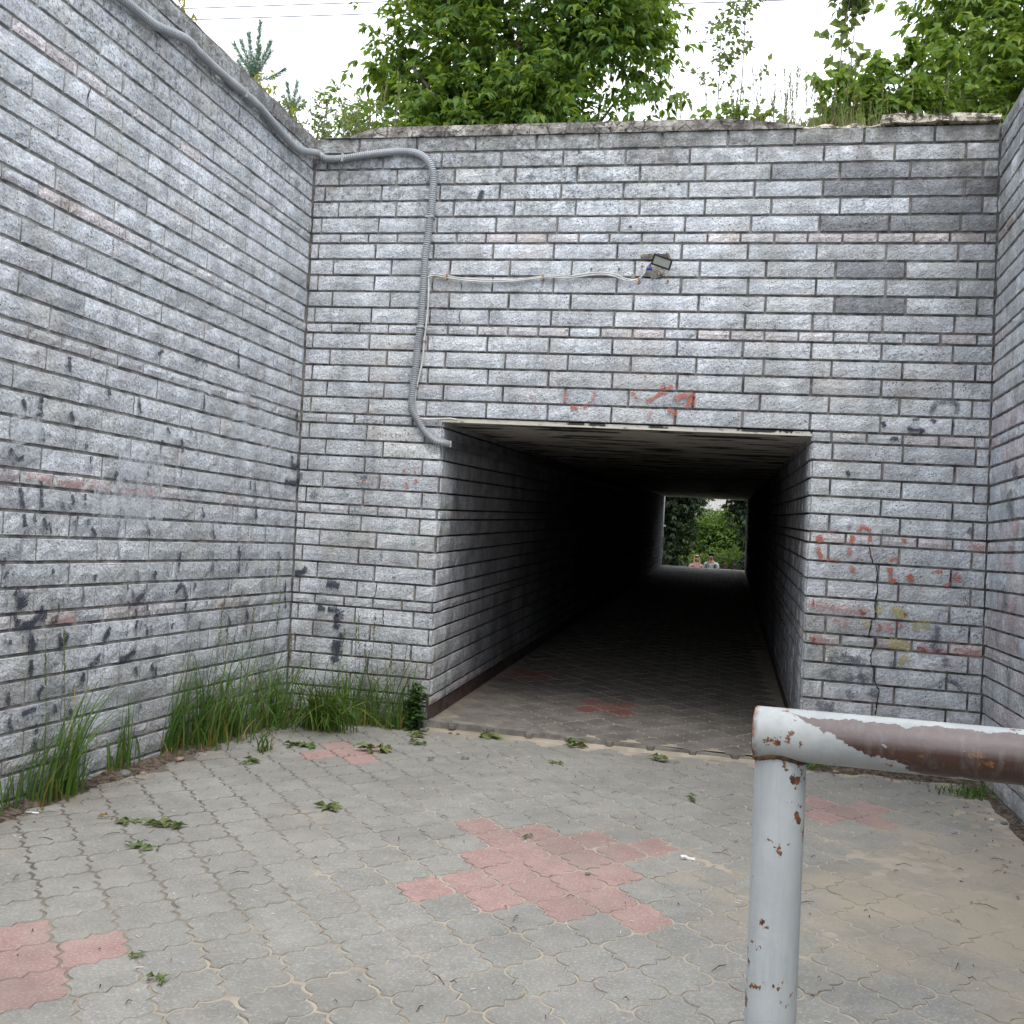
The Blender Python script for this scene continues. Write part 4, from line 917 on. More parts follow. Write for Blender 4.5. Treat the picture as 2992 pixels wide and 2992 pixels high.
tree('maple_bush', 'pale green shoots of box elder hanging in front of the right tree', 'bush', (5.45, 1.25, GT), [((5.4, 1.3, 5.0), (.32, .25, .3)), ((5.15, 1.3, 4.65), (.4, .25, .22)), ((5.55, 1.25, 5.45), (.25, .2, .2))], 90, 9, .085, M['maple2'], None, 3, 5, .08, .5, trunk_r=.012)
# saplings with small round leaves
def sapling(label, base, hgt, spread, n, lsize, mat, group=None, nst=1, cat='sapling', name='aspen_sapling', lean=.05, low=.1):
    root = empty(name, base); tag(root, label, cat, group); b = MB(); PP = []; DD = []
    for s_ in range(nst):
        o_ = np.array([random.uniform(-.08, .08)*nst*.6, random.uniform(-.05, .05), 0]); tip = o_+np.array([random.uniform(-lean, lean)*hgt, random.uniform(-.05, .05)*hgt, hgt*random.uniform(.85, 1)])
        pts = spline([o_, (o_+tip)/2+rng.normal(0, .02, 3)*hgt, tip], .08); b.tube(pts, list(np.linspace(.009, .002, len(pts))), 5)
        for k in range(int(hgt*13)):
            i0 = int(len(pts)*(low+(1-low)*random.random())); i0 = min(i0, len(pts)-1); f_ = 1-i0/len(pts); a = random.uniform(0, 6.28); ln = spread*(.35+f_*.75)*random.uniform(.5, 1)
            e_ = pts[i0]+np.array([math.cos(a)*ln, math.sin(a)*ln*.7, ln*random.uniform(.5, 1.2)]); b.tube([pts[i0], (pts[i0]+e_)/2+np.array([0, 0, -.01]), e_], [.003, .002, .0012], 4)
            for q in range(n):
                t_ = random.uniform(.25, 1); PP.append(pts[i0]*(1-t_)+e_*t_+rng.normal(0, .02, 3)); DD.append(np.array([math.cos(a), math.sin(a), -.5])+rng.normal(0, .7, 3))
    PP, DD = np.array(PP), np.array(DD); N_ = rng.normal(0, 1, PP.shape); N_[:, 2] += 1
    V, F = leaflets(PP, DD, N_, lsize*rng.uniform(.6, 1.2, len(PP)), lsize*rng.uniform(.5, .85, len(PP)), .12, .2)
    me = npmesh('foliage', V, F); me.materials.append(mat); link('foliage', me, root); b.build('stem', M['stem'], root, True); return root
def X25(px, y=2.5): return on_front(px, 380, y)[0]
sg = 'sparse saplings on the embankment behind the wall'
sapling('thin sapling with sparse small leaves, leftmost behind the coping right of the big tree', (X25(2080, 1.6), 1.6, GT), 2.1, .5, 13, .06, M['aspen'], sg, 1)
sapling('tall thin sapling with sparse leaves, close to the right of the leftmost one', (X25(2150, 1.5), 1.5, GT), 2.15, .55, 15, .06, M['aspen'], sg, 1)
sapling('sapling with large round leaves standing above the grass where the coping has crumbled', (X25(2470, 1.2), 1.2, GT), 2.2, .34, 11, .10, M['aspen'], sg, 2)
sapling('short sapling with drooping leaves among the seeding grass', (X25(2310, 1.3), 1.3, GT), .95, .22, 9, .08, M['aspen'], sg, 1)
sapling('leafy low bush with heart-shaped leaves at the left end of the broken slab', (X25(2500, 1.0), 1.0, GT), .85, .4, 20, .09, M['maple2'], None, 4, 'bush', 'broadleaf_bush', .2)
sapling('leafy bush right of the round-leaved sapling, against the box elder', (X25(2640, 1.1), 1.1, GT), 1.15, .5, 24, .09, M['maple2'], None, 4, 'bush', 'broadleaf_bush', .2)
sapling('low bright bush at the foot of the two thin saplings', (X25(2160, 1.0), 1.0, GT), .6, .32, 18, .065, M['maple2'], None, 4, 'bush', 'broadleaf_bush', .25)
sapling('tiny branch of pale leaves standing left of the thin saplings', (X25(1985, 1.8), 1.8, GT), 1.1, .22, 9, .06, M['aspen'], sg, 1)
sapling('small-leaved weed tuft growing in the corner between the two wall tops', (-.02, .38, GT), .5, .2, 16, .028, M['weedl'], None, 6, 'weed', 'wall_weed', .3, .2)
sapling('wispy weed on the wall top just right of the corner', (.32, .42, GT), .5, .16, 14, .026, M['weedl'], None, 5, 'weed', 'wall_weed', .3, .2)
sapling('bushy weed beside the second small pine shoot', (-.42, .45, GT), .5, .2, 14, .04, M['weedl'], None, 5, 'weed', 'wall_weed', .3, .2)

def blades(name, base_pts, hmin, hmax, wid, mat, parent, lean=.5, seg=5, dirf=None, bend=1.):
    V = []; F = []
    for p in base_pts:
        h = hmin+(hmax-hmin)*random.random()**1.4; a = dirf(p) if dirf else random.uniform(0, 2*math.pi); dx, dy = math.cos(a), math.sin(a); ln = random.uniform(.1, 1)*lean*h; w = wid*random.uniform(.6, 1.3); n0 = len(V); pa = random.uniform(0, math.pi); sx, sy = math.cos(pa), math.sin(pa)
        for i in range(seg+1):
            t_ = i/seg; x = p[0]+dx*ln*t_**2; y = p[1]+dy*ln*t_**2; z = p[2]+h*(t_-bend*.35*(ln/h)*t_**2.5); ww = w*(1-t_**2.2)*.5+.0002
            V += [(x-sx*ww, y-sy*ww, z), (x+sx*ww, y+sy*ww, z)]
        F += [(n0+2*i, n0+2*i+1, n0+2*i+3, n0+2*i+2) for i in range(seg)]
    me = npmesh(name, V, F); me.materials.append(M[mat]); return link(name, me, parent)
def seedheads(name, pts, hmin, hmax, mat, parent):
    """stalks with a loose feathery head"""
    V = []; F = []; LO = []; LD = []
    b = MB()
    for p in pts:
        h = random.uniform(hmin, hmax); lean = random.uniform(-.12, .12)*h; top = np.array([p[0]+lean, p[1]+random.uniform(-.05, .05), p[2]+h]); b.tube([p, (np.array(p)+top)/2+np.array([lean*-.15, 0, 0]), top], [.0022, .0018, .001], 3, False)
        for k in range(34):
            t_ = random.uniform(.68, 1); LO.append(np.array(p)*(1-t_)+top*t_); LD.append(np.array([random.uniform(-.5, .5), random.uniform(-.5, .5), 1]))
    if LO:
        V2, F2 = leaflets(np.array(LO), np.array(LD), rng.normal(0, 1, (len(LO), 3)), rng.uniform(.018, .045, len(LO)), rng.uniform(.004, .009, len(LO)), .1, .1); b.add(V2.tolist(), F2.tolist())
    return b.build(name, M[mat], parent)
# grass on the embankment top
gp = [(random.uniform(2.7, 5.2), random.uniform(.35, 1.6), GT) for _ in range(1100)]+[(random.gauss(3.85, .35), random.uniform(.34, .9), GT) for _ in range(1500)]
g = blades('tall_grass', gp, .15, .42, .010, 'seedgrass', None, .35); tag(g, 'tall seeding grass along the top of the wall between the saplings and the broken slab', 'grass', kind='stuff')
gp = [(random.uniform(-1.2, 2.6), random.uniform(.4, 2.5), GT) for _ in range(1500)]
g = blades('tall_grass', gp, .12, .38, .010, 'seedgrass', None, .35); tag(g, 'short grass behind the coping under the large box elder', 'grass', kind='stuff')
sh = seedheads('seed_heads', [(random.gauss(3.7, .4), random.uniform(.35, .8), GT) for _ in range(60)]+[(random.uniform(-.35, .5), random.uniform(.3, .7), GT) for _ in range(12)], .4, .8, 'seedgrass', None); tag(sh, 'thin grass stalks with seed heads along the wall top', 'grass', kind='stuff')

# pine shoots: candles fanning up from the leader
def pine(label, base, z0, arms, nd):
    root = empty('pine_shoot', base); tag(root, label, 'pine', 'young pines behind the left wall'); b = MB(); LO = []; LD = []
    lat = np.array([.885, .465, 0]); dep = np.array([-.465, .885, 0]); h0 = z0-base[2]
    b.tube([(0, 0, 0), (.01, 0, h0*.6), (0, 0, h0)], [.014, .011, .008], 6)
    for ang, l_, dz in arms:
        a = R(ang); d = lat*math.sin(a)+np.array([0, 0, 1.])*math.cos(a)+dep*random.uniform(-.25, .25); d /= np.linalg.norm(d); st = np.array([0, 0, h0+dz])
        tip = st+d*l_+np.array([0, 0, .05*l_*abs(math.sin(a))]); mid = st+d*l_*.5-np.array([0, 0, .03*abs(math.sin(a))]); pts = spline([st, mid, tip], .01); b.tube(pts, .004, 5)
        for k, q in enumerate(pts):
            t_ = k/len(pts)
            for _ in range(nd):
                w = rng.normal(0, 1, 3); w -= d*(w@d); w /= np.linalg.norm(w); LO.append(q); LD.append(w*1.0+d*(.45+.9*t_))
    n = len(LO); V, F = leaflets(np.array(LO), np.array(LD), rng.normal(0, 1, (n, 3)), rng.uniform(.034, .052, n), np.full(n, .0045), .1, .05)
    me = npmesh('needles', V, F); me.materials.append(M['pine']); link('needles', me, root); b.build('stem', M['stem'], root, True)
p = on_left(742, 225, -.64); q_ = on_left(742, 60, -.64); Hh = q_[2]-p[2]
pine('tallest young pine with pale upright candles behind the top of the left wall', (p[0], p[1], GT), p[2], [(3, Hh, 0), (-10, Hh*.86, 0), (18, Hh*.82, 0), (-22, Hh*.72, .0), (30, Hh*.55, 0), (-36, Hh*.66, 0), (62, Hh*.62, -.02), (8, Hh*.6, 0), (-55, Hh*.35, 0)], 15)
p = on_left(852, 318, -.5); q_ = on_left(862, 245, -.5); Hh = (q_[2]-p[2])*1.15
pine('small pine shoot nearer the corner, lower than the tall one', (p[0], p[1], GT), p[2], [(8, Hh, 0), (-16, Hh*.75, 0), (30, Hh*.5, 0), (-35, Hh*.45, 0), (55, Hh*.5, 0)], 15)
# creeper leaves at wall edge
def creeper(label, px, py, n, sz):
    c_ = on_left(px, py, -.03); root = empty('creeper', tuple(c_)); tag(root, label, 'creeper', 'yellow creeper sprigs on the left wall top'); P = rng.normal(0, .05, (n, 3))*np.array([.6, 1.2, 1.]); D = rng.normal(0, .5, (n, 3)); D[:, 2] -= .8
    V, F = compound(P, D, sz, 5, .8); me = npmesh('foliage', V, F); me.materials.append(M['creeper']); link('foliage', me, root)
    b = MB(); b.tube(spline([(0, .06, -.08), (0, 0, .0), (-.02, -.05, .04)], .03), .003, 5); b.build('stem', M['stem'], root, True)
creeper('yellow-green creeper sprig at the top edge of the left wall, highest in view', 532, 18, 7, .05)
creeper('yellow creeper sprig just below the highest one', 548, 50, 6, .05)
creeper('yellow creeper leaves under the tall pine shoot', 758, 238, 10, .045)
creeper('small yellow creeper leaf cluster nearer the corner', 797, 268, 7, .045)
creeper('yellow leaves below the small pine shoot', 845, 322, 6, .035)

# grass clumps at the wall foot
GG = 'grass clumps at the foot of the walls'
def clump_obj(label, px, py, n, hmin, hmax, rx_, ry_, lean, dry=.12, wid=.010, dirf=None, heads=0, cat='grass clump', bend=1.):
    c_ = on_ground(px, py); root = empty('grass_clump', tuple(c_)); tag(root, label, cat, GG)
    pts = [(random.gauss(0, rx_), random.gauss(0, ry_), 0) for _ in range(n)]
    pts = [(max(x, .03-c_[0]), min(y, -.03-c_[1]), z) for x, y, z in pts]
    blades('blades', pts, hmin*1.05, hmax*1.12, wid*1.0, 'grass', root, lean*1.35, 6, dirf, bend)['kind'] = 'stuff'
    nd = int(n*dry)
    if nd: blades('dry_blades', [(x*1.2, y*1.2, 0) for x, y, z in pts[:max(nd, 5)]], hmin*.3, hmax*.45, wid*.8, 'drygrass', root, 1.1, 5, None)['kind'] = 'stuff'
    if heads: seedheads('seed_stalks', [pts[random.randrange(n)] for _ in range(heads)], hmax*.9, hmax*1.6, 'seedgrass', root)
    return root
DR = lambda a, s_=.5: (lambda p: random.gauss(a, s_))
clump_obj('few green grass blades at the far left edge against the wall foot', 20, 2370, 26, .15, .42, .03, .12, .35)
clump_obj('tall dense grass clump leaning right, second from the left edge', 165, 2335, 95, .2, .66, .03, .09, .55, .2, dirf=DR(1.3, .5), heads=2)
clump_obj('thin upright grass clump between the leaning clump and the big brush', 350, 2255, 34, .15, .5, .02, .07, .35, .25)
clump_obj('narrow grass clump just left of the big brush of grass', 470, 2200, 60, .2, .62, .03, .08, .45, .2, dirf=DR(1.4, .6))
clump_obj('largest bushy grass clump at the left wall with yellowed blades at its base', 625, 2165, 250, .2, .78, .07, .24, .6, .4, heads=5)
clump_obj('grass clump in the very corner of the two walls', 800, 2120, 150, .2, .66, .10, .13, .7, .2, heads=2)
clump_obj('drooping dark green tussock of long grass in front of the corner', 945, 2130, 240, .30, .58, .09, .06, 1.3, .08, .011, DR(-1.2, .7), bend=1.5)
clump_obj('grass at the wall foot right of the drooping tussock', 1020, 2095, 90, .2, .55, .10, .03, .5, .3, heads=3)
clump_obj('upright grass clump between tussock and leafy weed, nearest the tunnel', 1130, 2100, 95, .18, .62, .09, .03, .5, .3, heads=5)
clump_obj('tiny sprig of grass alone on the dirt before the big brush', 770, 2195, 22, .1, .25, .03, .03, .8)
clump_obj('low weeds at the foot of the right pier behind the handrail', 2370, 2243, 50, .03, .09, .05, .03, 1., cat='weeds')
clump_obj('trampled green weeds in the corner of right pier and right wall', 2845, 2325, 150, .03, .10, .12, .08, 1.4, .2, cat='weeds')
# leafy weed at the corner of the tunnel
c_ = np.array([1.09, -.09, gz(1.09)]); root = empty('leafy_weed', tuple(c_)); tag(root, 'dark green leafy weed growing at the left corner of the tunnel mouth', 'weed')
PP = []; DD = []; b = MB()
for s_ in range(4):
    tip = np.array([random.uniform(-.07, .07), random.uniform(-.08, 0), random.uniform(.24, .44)]); b.tube(spline([(0, 0, 0), tip/2+rng.normal(0, .015, 3), tip], .04), .004, 5)
    for k in range(42): t_ = random.random(); a = random.uniform(0, 6.28); PP.append(tip*t_+rng.normal(0, .02, 3)); DD.append(np.array([math.cos(a), math.sin(a), .25]))
PP, DD = np.array(PP), np.array(DD); V, F = leaflets(PP, DD, rng.normal(0, .4, PP.shape)+np.array([0, 0, 1]), rng.uniform(.05, .10, len(PP)), rng.uniform(.035, .065, len(PP)), .15, .25)
me = npmesh('foliage', V, F); me.materials.append(M['weed']); link('foliage', me, root); b.build('stem', M['weed'], root, True)

# fallen leaves
FG = 'wilted leaf sprigs fallen on the pavement'
def fallen(label, px, py, size, n=9, mat='wilt', hgt=.012, inner=None):
    c_ = on_ground(px, py) if inner is None else inner; size *= 1.12; n = int(n*1.3); root = empty('fallen_leaves', (c_[0], c_[1], c_[2]+.002)); tag(root, label, 'leaves', FG)
    a0 = random.uniform(0, 6.28); P = []; D = []
    for i in range(n): t_ = (i/(n-1)-.5); P.append((math.cos(a0)*size*t_*.7+random.uniform(-.1, .1)*size, math.sin(a0)*size*t_*.7*.8, random.uniform(.003, hgt))); a = a0+random.choice((-1, 1))*random.uniform(.3, 1.5); D.append((math.cos(a), math.sin(a), random.uniform(-.05, .35)))
    P, D = np.array(P), np.array(D); V, F = leaflets(P, D, np.array([0, 0, 1.])+rng.normal(0, .5, P.shape), size*rng.uniform(.3, .55, n), size*rng.uniform(.13, .24, n), .3, .25)
    V[:, 2] = np.maximum(V[:, 2], .001+rng.random(len(V))*.002); me = npmesh('blades', V, F); me.materials.append(M[mat]); link('blades', me, root)
    b = MB(); b.tube([(math.cos(a0)*size*t_, math.sin(a0)*size*t_*.8, .004+.006*abs(math.sin(t_*5))) for t_ in (-.45, -.2, 0, .2, .5)], .0016, 4); b.build('stalk', M['wilt'], root)
fallen('largest dark green wilted sprig lying left on the pavement', 487, 2420, .17, 13, hgt=.02)
fallen('half-dried curled sprig just left of the largest sprig', 375, 2404, .12, 8)
fallen('pair of green leaves in front of the largest sprig', 425, 2478, .14, 6)
fallen('brown curled leaf near the dry grass at the left wall', 310, 2392, .07, 4, 'drygrass', .02)
fallen('pale green wilted sprig between the left wall and the tunnel', 960, 2361, .15, 10)
fallen('small olive three-leaved sprig beside the red stones at lower left', 402, 2793, .06, 6)
fallen('small olive sprig lowest in view on the left', 462, 2868, .075, 7)
fallen('dark wilted leaves below the big brush of grass', 728, 2231, .16, 9)
fallen('flat dark leaves in front of the corner grass', 885, 2182, .20, 10)
fallen('wilted sprig lying on the small red cross of stones', 1105, 2195, .20, 14, hgt=.03)
fallen('crumpled leaves between the red cross and the tunnel corner', 1212, 2152, .14, 12, hgt=.03)
fallen('crumpled sprig just in front of the one by the tunnel corner', 1225, 2176, .12, 10, hgt=.03)
fallen('leaf remains under the leafy weed', 1150, 2120, .12, 9)
fallen('upright green sprig on the sand before the threshold, left one', 1425, 2136, .17, 13, hgt=.03)
fallen('upright green sprig on the sand before the threshold, middle one', 1687, 2166, .18, 13, hgt=.03)
fallen('dark green leaf lying just left of the handrail post, nearer the tunnel', 1940, 2226, .16, 8, hgt=.03)
fallen('dark green leaf pair lying left of the handrail post, nearer the camera', 2030, 2342, .12, 6, hgt=.03)
fallen('tiny dark leaf scrap in the middle of the pavement', 1255, 2222, .06, 5)
fallen('thin shredded leaf scrap right of the tiny dark one', 1360, 2218, .06, 4)
fallen('thin shredded leaf scrap before the threshold', 1632, 2232, .10, 6)
fallen('dried leaf scrap on the large red pattern', 1545, 2449, .06, 6)
# debris
def pebble(label, px, py, s_, mat, name='stone_chip', grp='stone chips on the pavement', cat='stone'):
    c_ = on_ground(px, py); bm_ = bmesh.new(); bmesh.ops.create_icosphere(bm_, subdivisions=2, radius=s_)
    for v in bm_.verts: v.co *= 1+.35*mnoise.noise(v.co/s_*1.3+Vector((px, py, 0))); v.co.z = v.co.z*.55+s_*.3
    me = bpy.data.meshes.new(name); bm_.to_mesh(me); bm_.free(); o = link(name, me, None, mat); o.location = tuple(c_); tag(o, label, cat, grp)
M['rock'] = plain('grey_rock', (.10, .105, .10), (.18, .185, .18), 20, .95, .6, .005); M['brownrock'] = plain('brown_rock', (.16, .09, .06), (.26, .18, .13), 20, .95, .6, .005); M['paper'] = plain('paper', (.55, .54, .52), (.70, .69, .66), 9, .8)
pebble('grey stone half buried in dirt between grass clumps at the left wall', 365, 2265, .035, M['rock'])
pebble('brown brick crumb beside the grey stone', 418, 2262, .02, M['brownrock'])
pebble('brown brick crumb before the big brush of grass', 525, 2222, .028, M['brownrock'])
pebble('grey stone at the left corner of the tunnel threshold', 1238, 2112, .03, M['rock'])
pebble('red-brown crumb on the threshold near the left tunnel corner', 1317, 2127, .014, M['brownrock'])
pebble('brown stone near the foot of the right pier', 2442, 2258, .022, M['brownrock'])
pebble('grey stone chip right of the small red cross behind the handrail', 2822, 2360, .016, M['rock'])
pebble('dark stone at the right edge of the pavement', 2932, 2408, .02, M['rock'])
pebble('pale stone fleck by the right wall', 2898, 2398, .016, M['paper'])
pebble('brown stone below the trampled weeds at right', 2865, 2308, .02, M['brownrock'])
pebble('dark dropping on the sandy patch at right', 2808, 2577, .008, M['rimrust'])
pebble('dark crumb on the large red pattern', 1717, 2555, .012, M['rock'])
pebble('brown stone lying on the tunnel floor near the left wall', 1345, 2043, .014, M['brownrock'])
c_ = on_ground(95, 2378); b = MB(); b.tube([(-.03, -.004, .006), (.03, .004, .006)], .004, 8); o = b.build('cigarette_butt', M['paper'], None, True); o.location = tuple(c_); tag(o, 'white cigarette butt lying in the dirt at the far left', 'cigarette butt')
b = MB(); b.tube(spline([(-.03, 0, .008), (-.008, .004, .012), (.012, -.002, .006), (.035, .004, .004)], .008), .009, 6, True, .4); c_ = on_ground(2008, 2512); o = b.build('crumpled_wrapper', M['paper']); o.location = tuple(c_); tag(o, 'crumpled white and brown wrapper left of the handrail post', 'litter')
b = MB()
for _ in range(700):
    u = random.random()
    if u < .35: x, y = .06+abs(random.gauss(0, .09)), random.uniform(-4.6, -.1)
    elif u < .5: x, y = random.uniform(.1, 1.2), -.06-abs(random.gauss(0, .08))
    elif u < .68: x, y = random.uniform(3.9, 5.0), -.08-abs(random.gauss(0, .1))
    elif u < .8: x, y = 5.0-abs(random.gauss(0, .2)), random.uniform(-4, -.2)
    else: x, y = random.uniform(.2, 4.9), random.uniform(-5.2, -.2)
    a = random.uniform(0, 6.28); l_ = random.uniform(.006, .03) if random.random() < .8 else random.uniform(.04, .1); z = gz(x)+.004; d = np.array([math.cos(a)*l_, math.sin(a)*l_, random.uniform(0, .008)])
    b.tube([(x, y, z), (x+d[0]*.5, y+d[1]*.5, z+.004+d[2]), (x+d[0], y+d[1], z+.002)], [.0014, .002, .001], 4)
o = b.build('litter', M['dirt']); tag(o, 'twigs and brown crumbs scattered over the pavement and wall feet', 'litter', kind='stuff')
b = MB()
for _ in range(160):
    x, y = random.uniform(.1, 4.9), random.uniform(-5.2, -.2); a = random.uniform(0, 6.28); l_ = random.uniform(.006, .022); z = gz(x)+.003
    b.tube([(x, y, z), (x+math.cos(a)*l_, y+math.sin(a)*l_, z+.001)], .0016, 4)
o = b.build('litter', M['paper']); tag(o, 'pale seed husks scattered on the pavement', 'litter', kind='stuff')

# ------------------------------------------------------------------ terrain
def sheet(name, x0, x1, y0, y1, z, amp, mat, label, nx=30, ny=30, drop=None):
    V = []; F = []
    for j in range(ny+1):
        for i in range(nx+1):
            x = x0+(x1-x0)*i/nx; y = y0+(y1-y0)*j/ny; zz_ = z+amp*mnoise.noise(Vector((x*.5, y*.5, 3)))
            V.append((x, y, zz_))
    for j in range(ny):
        for i in range(nx): a = j*(nx+1)+i; F.append((a, a+1, a+nx+2, a+nx+1))
    k = len(V); zb = -1.2 if drop is None else drop
    V += [(x0, y0, zb), (x1, y0, zb), (x1, y1, zb), (x0, y1, zb)]
    c00, c10, c11, c01 = 0, nx, (ny+1)*(nx+1)-1, ny*(nx+1)
    F += [(k, k+1)+tuple(range(nx, -1, -1)), (k+1, k+2)+tuple(j*(nx+1)+nx for j in range(ny, -1, -1)), (k+2, k+3)+tuple(ny*(nx+1)+i for i in range(0, nx+1)), (k+3, k)+tuple(j*(nx+1) for j in range(0, ny+1))]
    o = link(name, mesh(name, V, F), None, M[mat]); tag(o, label, 'ground', kind='structure'); return o
t = NT('embankment_turf'); c = t.mix(t.map(t.noise(2, 6, .6), .4, .6), (.05, .075, .02), (.10, .085, .05)); M['turf'] = t.fin(c, .95, t.bump(t.noise(9, 6), .8, .05))
sheet('embankment', -60, -.37, -40, 27.9, 4.30, .05, 'turf', 'grassy embankment top behind the left wall')
sheet('embankment', 5.40, 60, -40, 27.9, 4.30, .05, 'turf', 'grassy embankment top behind the right wall')
sheet('embankment', -.35, 5.38, .305, 27.9, 4.30, .03, 'turf', 'grassy embankment over the tunnel', drop=3.55)
t = NT('far_ground'); M['farg'] = t.fin(t.mix(t.map(t.noise(.3, 6), .4, .6), (.06, .08, .03), (.12, .11, .07)), .95)
b = MB(); b.add([(-600, -600, -1.25), (600, -600, -1.25), (600, 600, -1.25), (-600, 600, -1.25)], [(0, 1, 2, 3)]); o = b.build('ground', M['farg']); tag(o, 'ground stretching to the horizon', 'ground', kind='structure')
b = MB(); b.add([(.3, -40, -.25), (5.2, -40, -.25), (5.2, -13.9, -.19), (.3, -13.9, -.19)], [(0, 1, 2, 3)]); o = b.build('path', M['kerb']); tag(o, 'approach path behind the viewer', 'path', kind='structure')
# exit side: stairs, path, lawn
b = MB()
for i in range(8): b.box(-.2, 4.6, 28.2+i*.27, 28.2+(i+1)*.27-.002, -1.2, tz(28.1)-.165*(i+1))
b.box(-.2, 4.6, 28.11, 28.198, -1.2, tz(28.1)-.004)
o = b.build('exit_stairs', M['kerb']); tag(o, 'concrete steps going down beyond the far end of the tunnel', 'stairs', kind='structure')
b = MB(); b.add([(-30, 30.3, -.46), (35, 30.3, -.46), (35, 90, -.2), (-30, 90, -.2)], [(0, 1, 2, 3)]); o = b.build('lawn', M['farg']); tag(o, 'green ground beyond the far end of the tunnel', 'ground', kind='structure')

# ------------------------------------------------------------------ seen through the tunnel
FGp = 'dense trees beyond the tunnel'
def ftree(label, base, blobs, nclump, mat, ls=.15, per=9):
    return tree('leafy_tree', label, 'tree', base, blobs, int(nclump*2.2), per, ls*1.35, M[mat], FGp, 4, 5, .22, .5, trunk_r=.09, shell=.35)
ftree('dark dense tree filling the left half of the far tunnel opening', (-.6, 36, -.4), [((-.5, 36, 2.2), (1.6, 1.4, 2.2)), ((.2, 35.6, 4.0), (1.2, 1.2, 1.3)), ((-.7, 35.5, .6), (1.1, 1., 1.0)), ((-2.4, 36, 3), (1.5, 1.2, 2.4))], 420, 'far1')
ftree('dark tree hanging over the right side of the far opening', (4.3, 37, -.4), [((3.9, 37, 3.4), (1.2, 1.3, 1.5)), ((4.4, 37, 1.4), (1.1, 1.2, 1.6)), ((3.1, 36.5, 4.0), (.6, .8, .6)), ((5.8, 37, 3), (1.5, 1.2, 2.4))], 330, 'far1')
ftree('bright sunlit tree in the middle of the far opening', (2.0, 44, -.4), [((1.9, 44, 1.7), (1.4, 1.1, 1.35)), ((2.9, 43.5, 1.5), (1.2, 1., 1.3)), ((1.0, 44, 1.4), (1., 1., 1.3)), ((2.6, 44.5, 3.0), (.5, .6, .4))], 430, 'far2')
ftree('low bright bush behind the people at the far opening', (2.6, 39, -.4), [((2.8, 39, .5), (1.3, .8, .75)), ((1.2, 39.5, .4), (1.2, .8, .7)), ((3.9, 39, .5), (.9, .8, .8))], 230, 'far2', .12)
ftree('dark tall tree far behind the others beyond the tunnel', (-2.5, 48, -.4), [((-1.5, 49, 3), (2.6, 1.5, 3.2)), ((5.8, 49, 3), (2.4, 1.5, 3.2))], 330, 'far1', .2)
# building beyond
t = NT('siding'); st = t.n.new('ShaderNodeTexWave'); M['siding'] = plain('pale_siding', (.42, .40, .38), (.50, .48, .46), 2, .6)
bd = empty('building', (3, 70, -.4)); tag(bd, 'pale building with ribbed cladding glimpsed above the trees beyond the tunnel', 'building')
b = MB(); b.box(-14, 16, 0, 12, -.6, 13); b.build('wall', M['siding'], bd)
b = MB()
for i in range(150): x = -14+i*.2; b.add([(x, -.02, -.4), (x+.07, -.06, -.4), (x+.14, -.02, -.4), (x+2.6, -.02, 12.9), (x+2.67, -.06, 12.9), (x+2.74, -.02, 12.9)], [(0, 1, 4, 3), (1, 2, 5, 4)])
b.build('cladding_rib', M['siding'], bd)
b = MB(); b.box(-14.4, 16.4, -.5, 12.4, 13.0, 13.5); b.build('roof', M['kerb'], bd)
# post at the exit
b = MB(); b.tube([(0, 0, -1.25), (-.02, 0, 2.6)], .035, 8); o = b.build('signpost', M['plate'], None, True); p = on_front(1934, 1600, 29.2); o.location = (p[0], 29.2, .75); tag(o, 'thin pale post standing just outside the far left corner of the tunnel', 'post')
b = MB(); b.box(-.07, .07, -.06, .0, .78, .98); b.build('junction_box', M['plate'], o); b = MB(); b.box(-.05, .09, -.07, -.01, 1.36, 1.42); b.build('bracket', M['sticker'], o)

# people
M['skin'] = plain('skin', (.16, .075, .05), (.20, .10, .07), 12, .55, .1, .001)
M['skin2'] = plain('skin_fair', (.24, .11, .08), (.29, .15, .11), 12, .55, .1, .001)
M['shirt_w'] = plain('pale_tee', (.24, .26, .28), (.30, .33, .35), 12, .8); M['shirt_p'] = plain('pink_top', (.26, .15, .16), (.34, .21, .22), 12, .8)
M['dark'] = plain('dark_cloth', (.025, .025, .03), (.05, .045, .05), 12, .8); M['jeans'] = plain('denim', (.06, .08, .13), (.09, .11, .17), 30, .85)
M['hair_d'] = plain('dark_hair', (.006, .004, .004), (.010, .007, .006), 30, .95); M['hair_b'] = plain('fair_hair', (.20, .11, .06), (.30, .20, .12), 30, .6); M['hair_br'] = plain('brown_hair', (.018, .006, .004), (.03, .010, .007), 30, .95)
def skin_obj(name, verts, edges, radii, mat, parent, lvl=2, smooth=True):
    me = bpy.data.meshes.new(name); me.from_pydata(verts, edges, [])
    o = link(name, me, parent, mat)
    if not me.skin_vertices:
        bm_ = bmesh.new(); bm_.from_mesh(me); bm_.verts.layers.skin.verify(); bm_.to_mesh(me); bm_.free()
    for i, r_ in enumerate(radii): me.skin_vertices[0].data[i].radius = r_
    me.skin_vertices[0].data[0].use_root = True
    ms = o.modifiers.new('skin', 'SKIN'); ms.use_smooth_shade = smooth; ss = o.modifiers.new('sub', 'SUBSURF'); ss.levels = ss.render_levels = lvl; return o
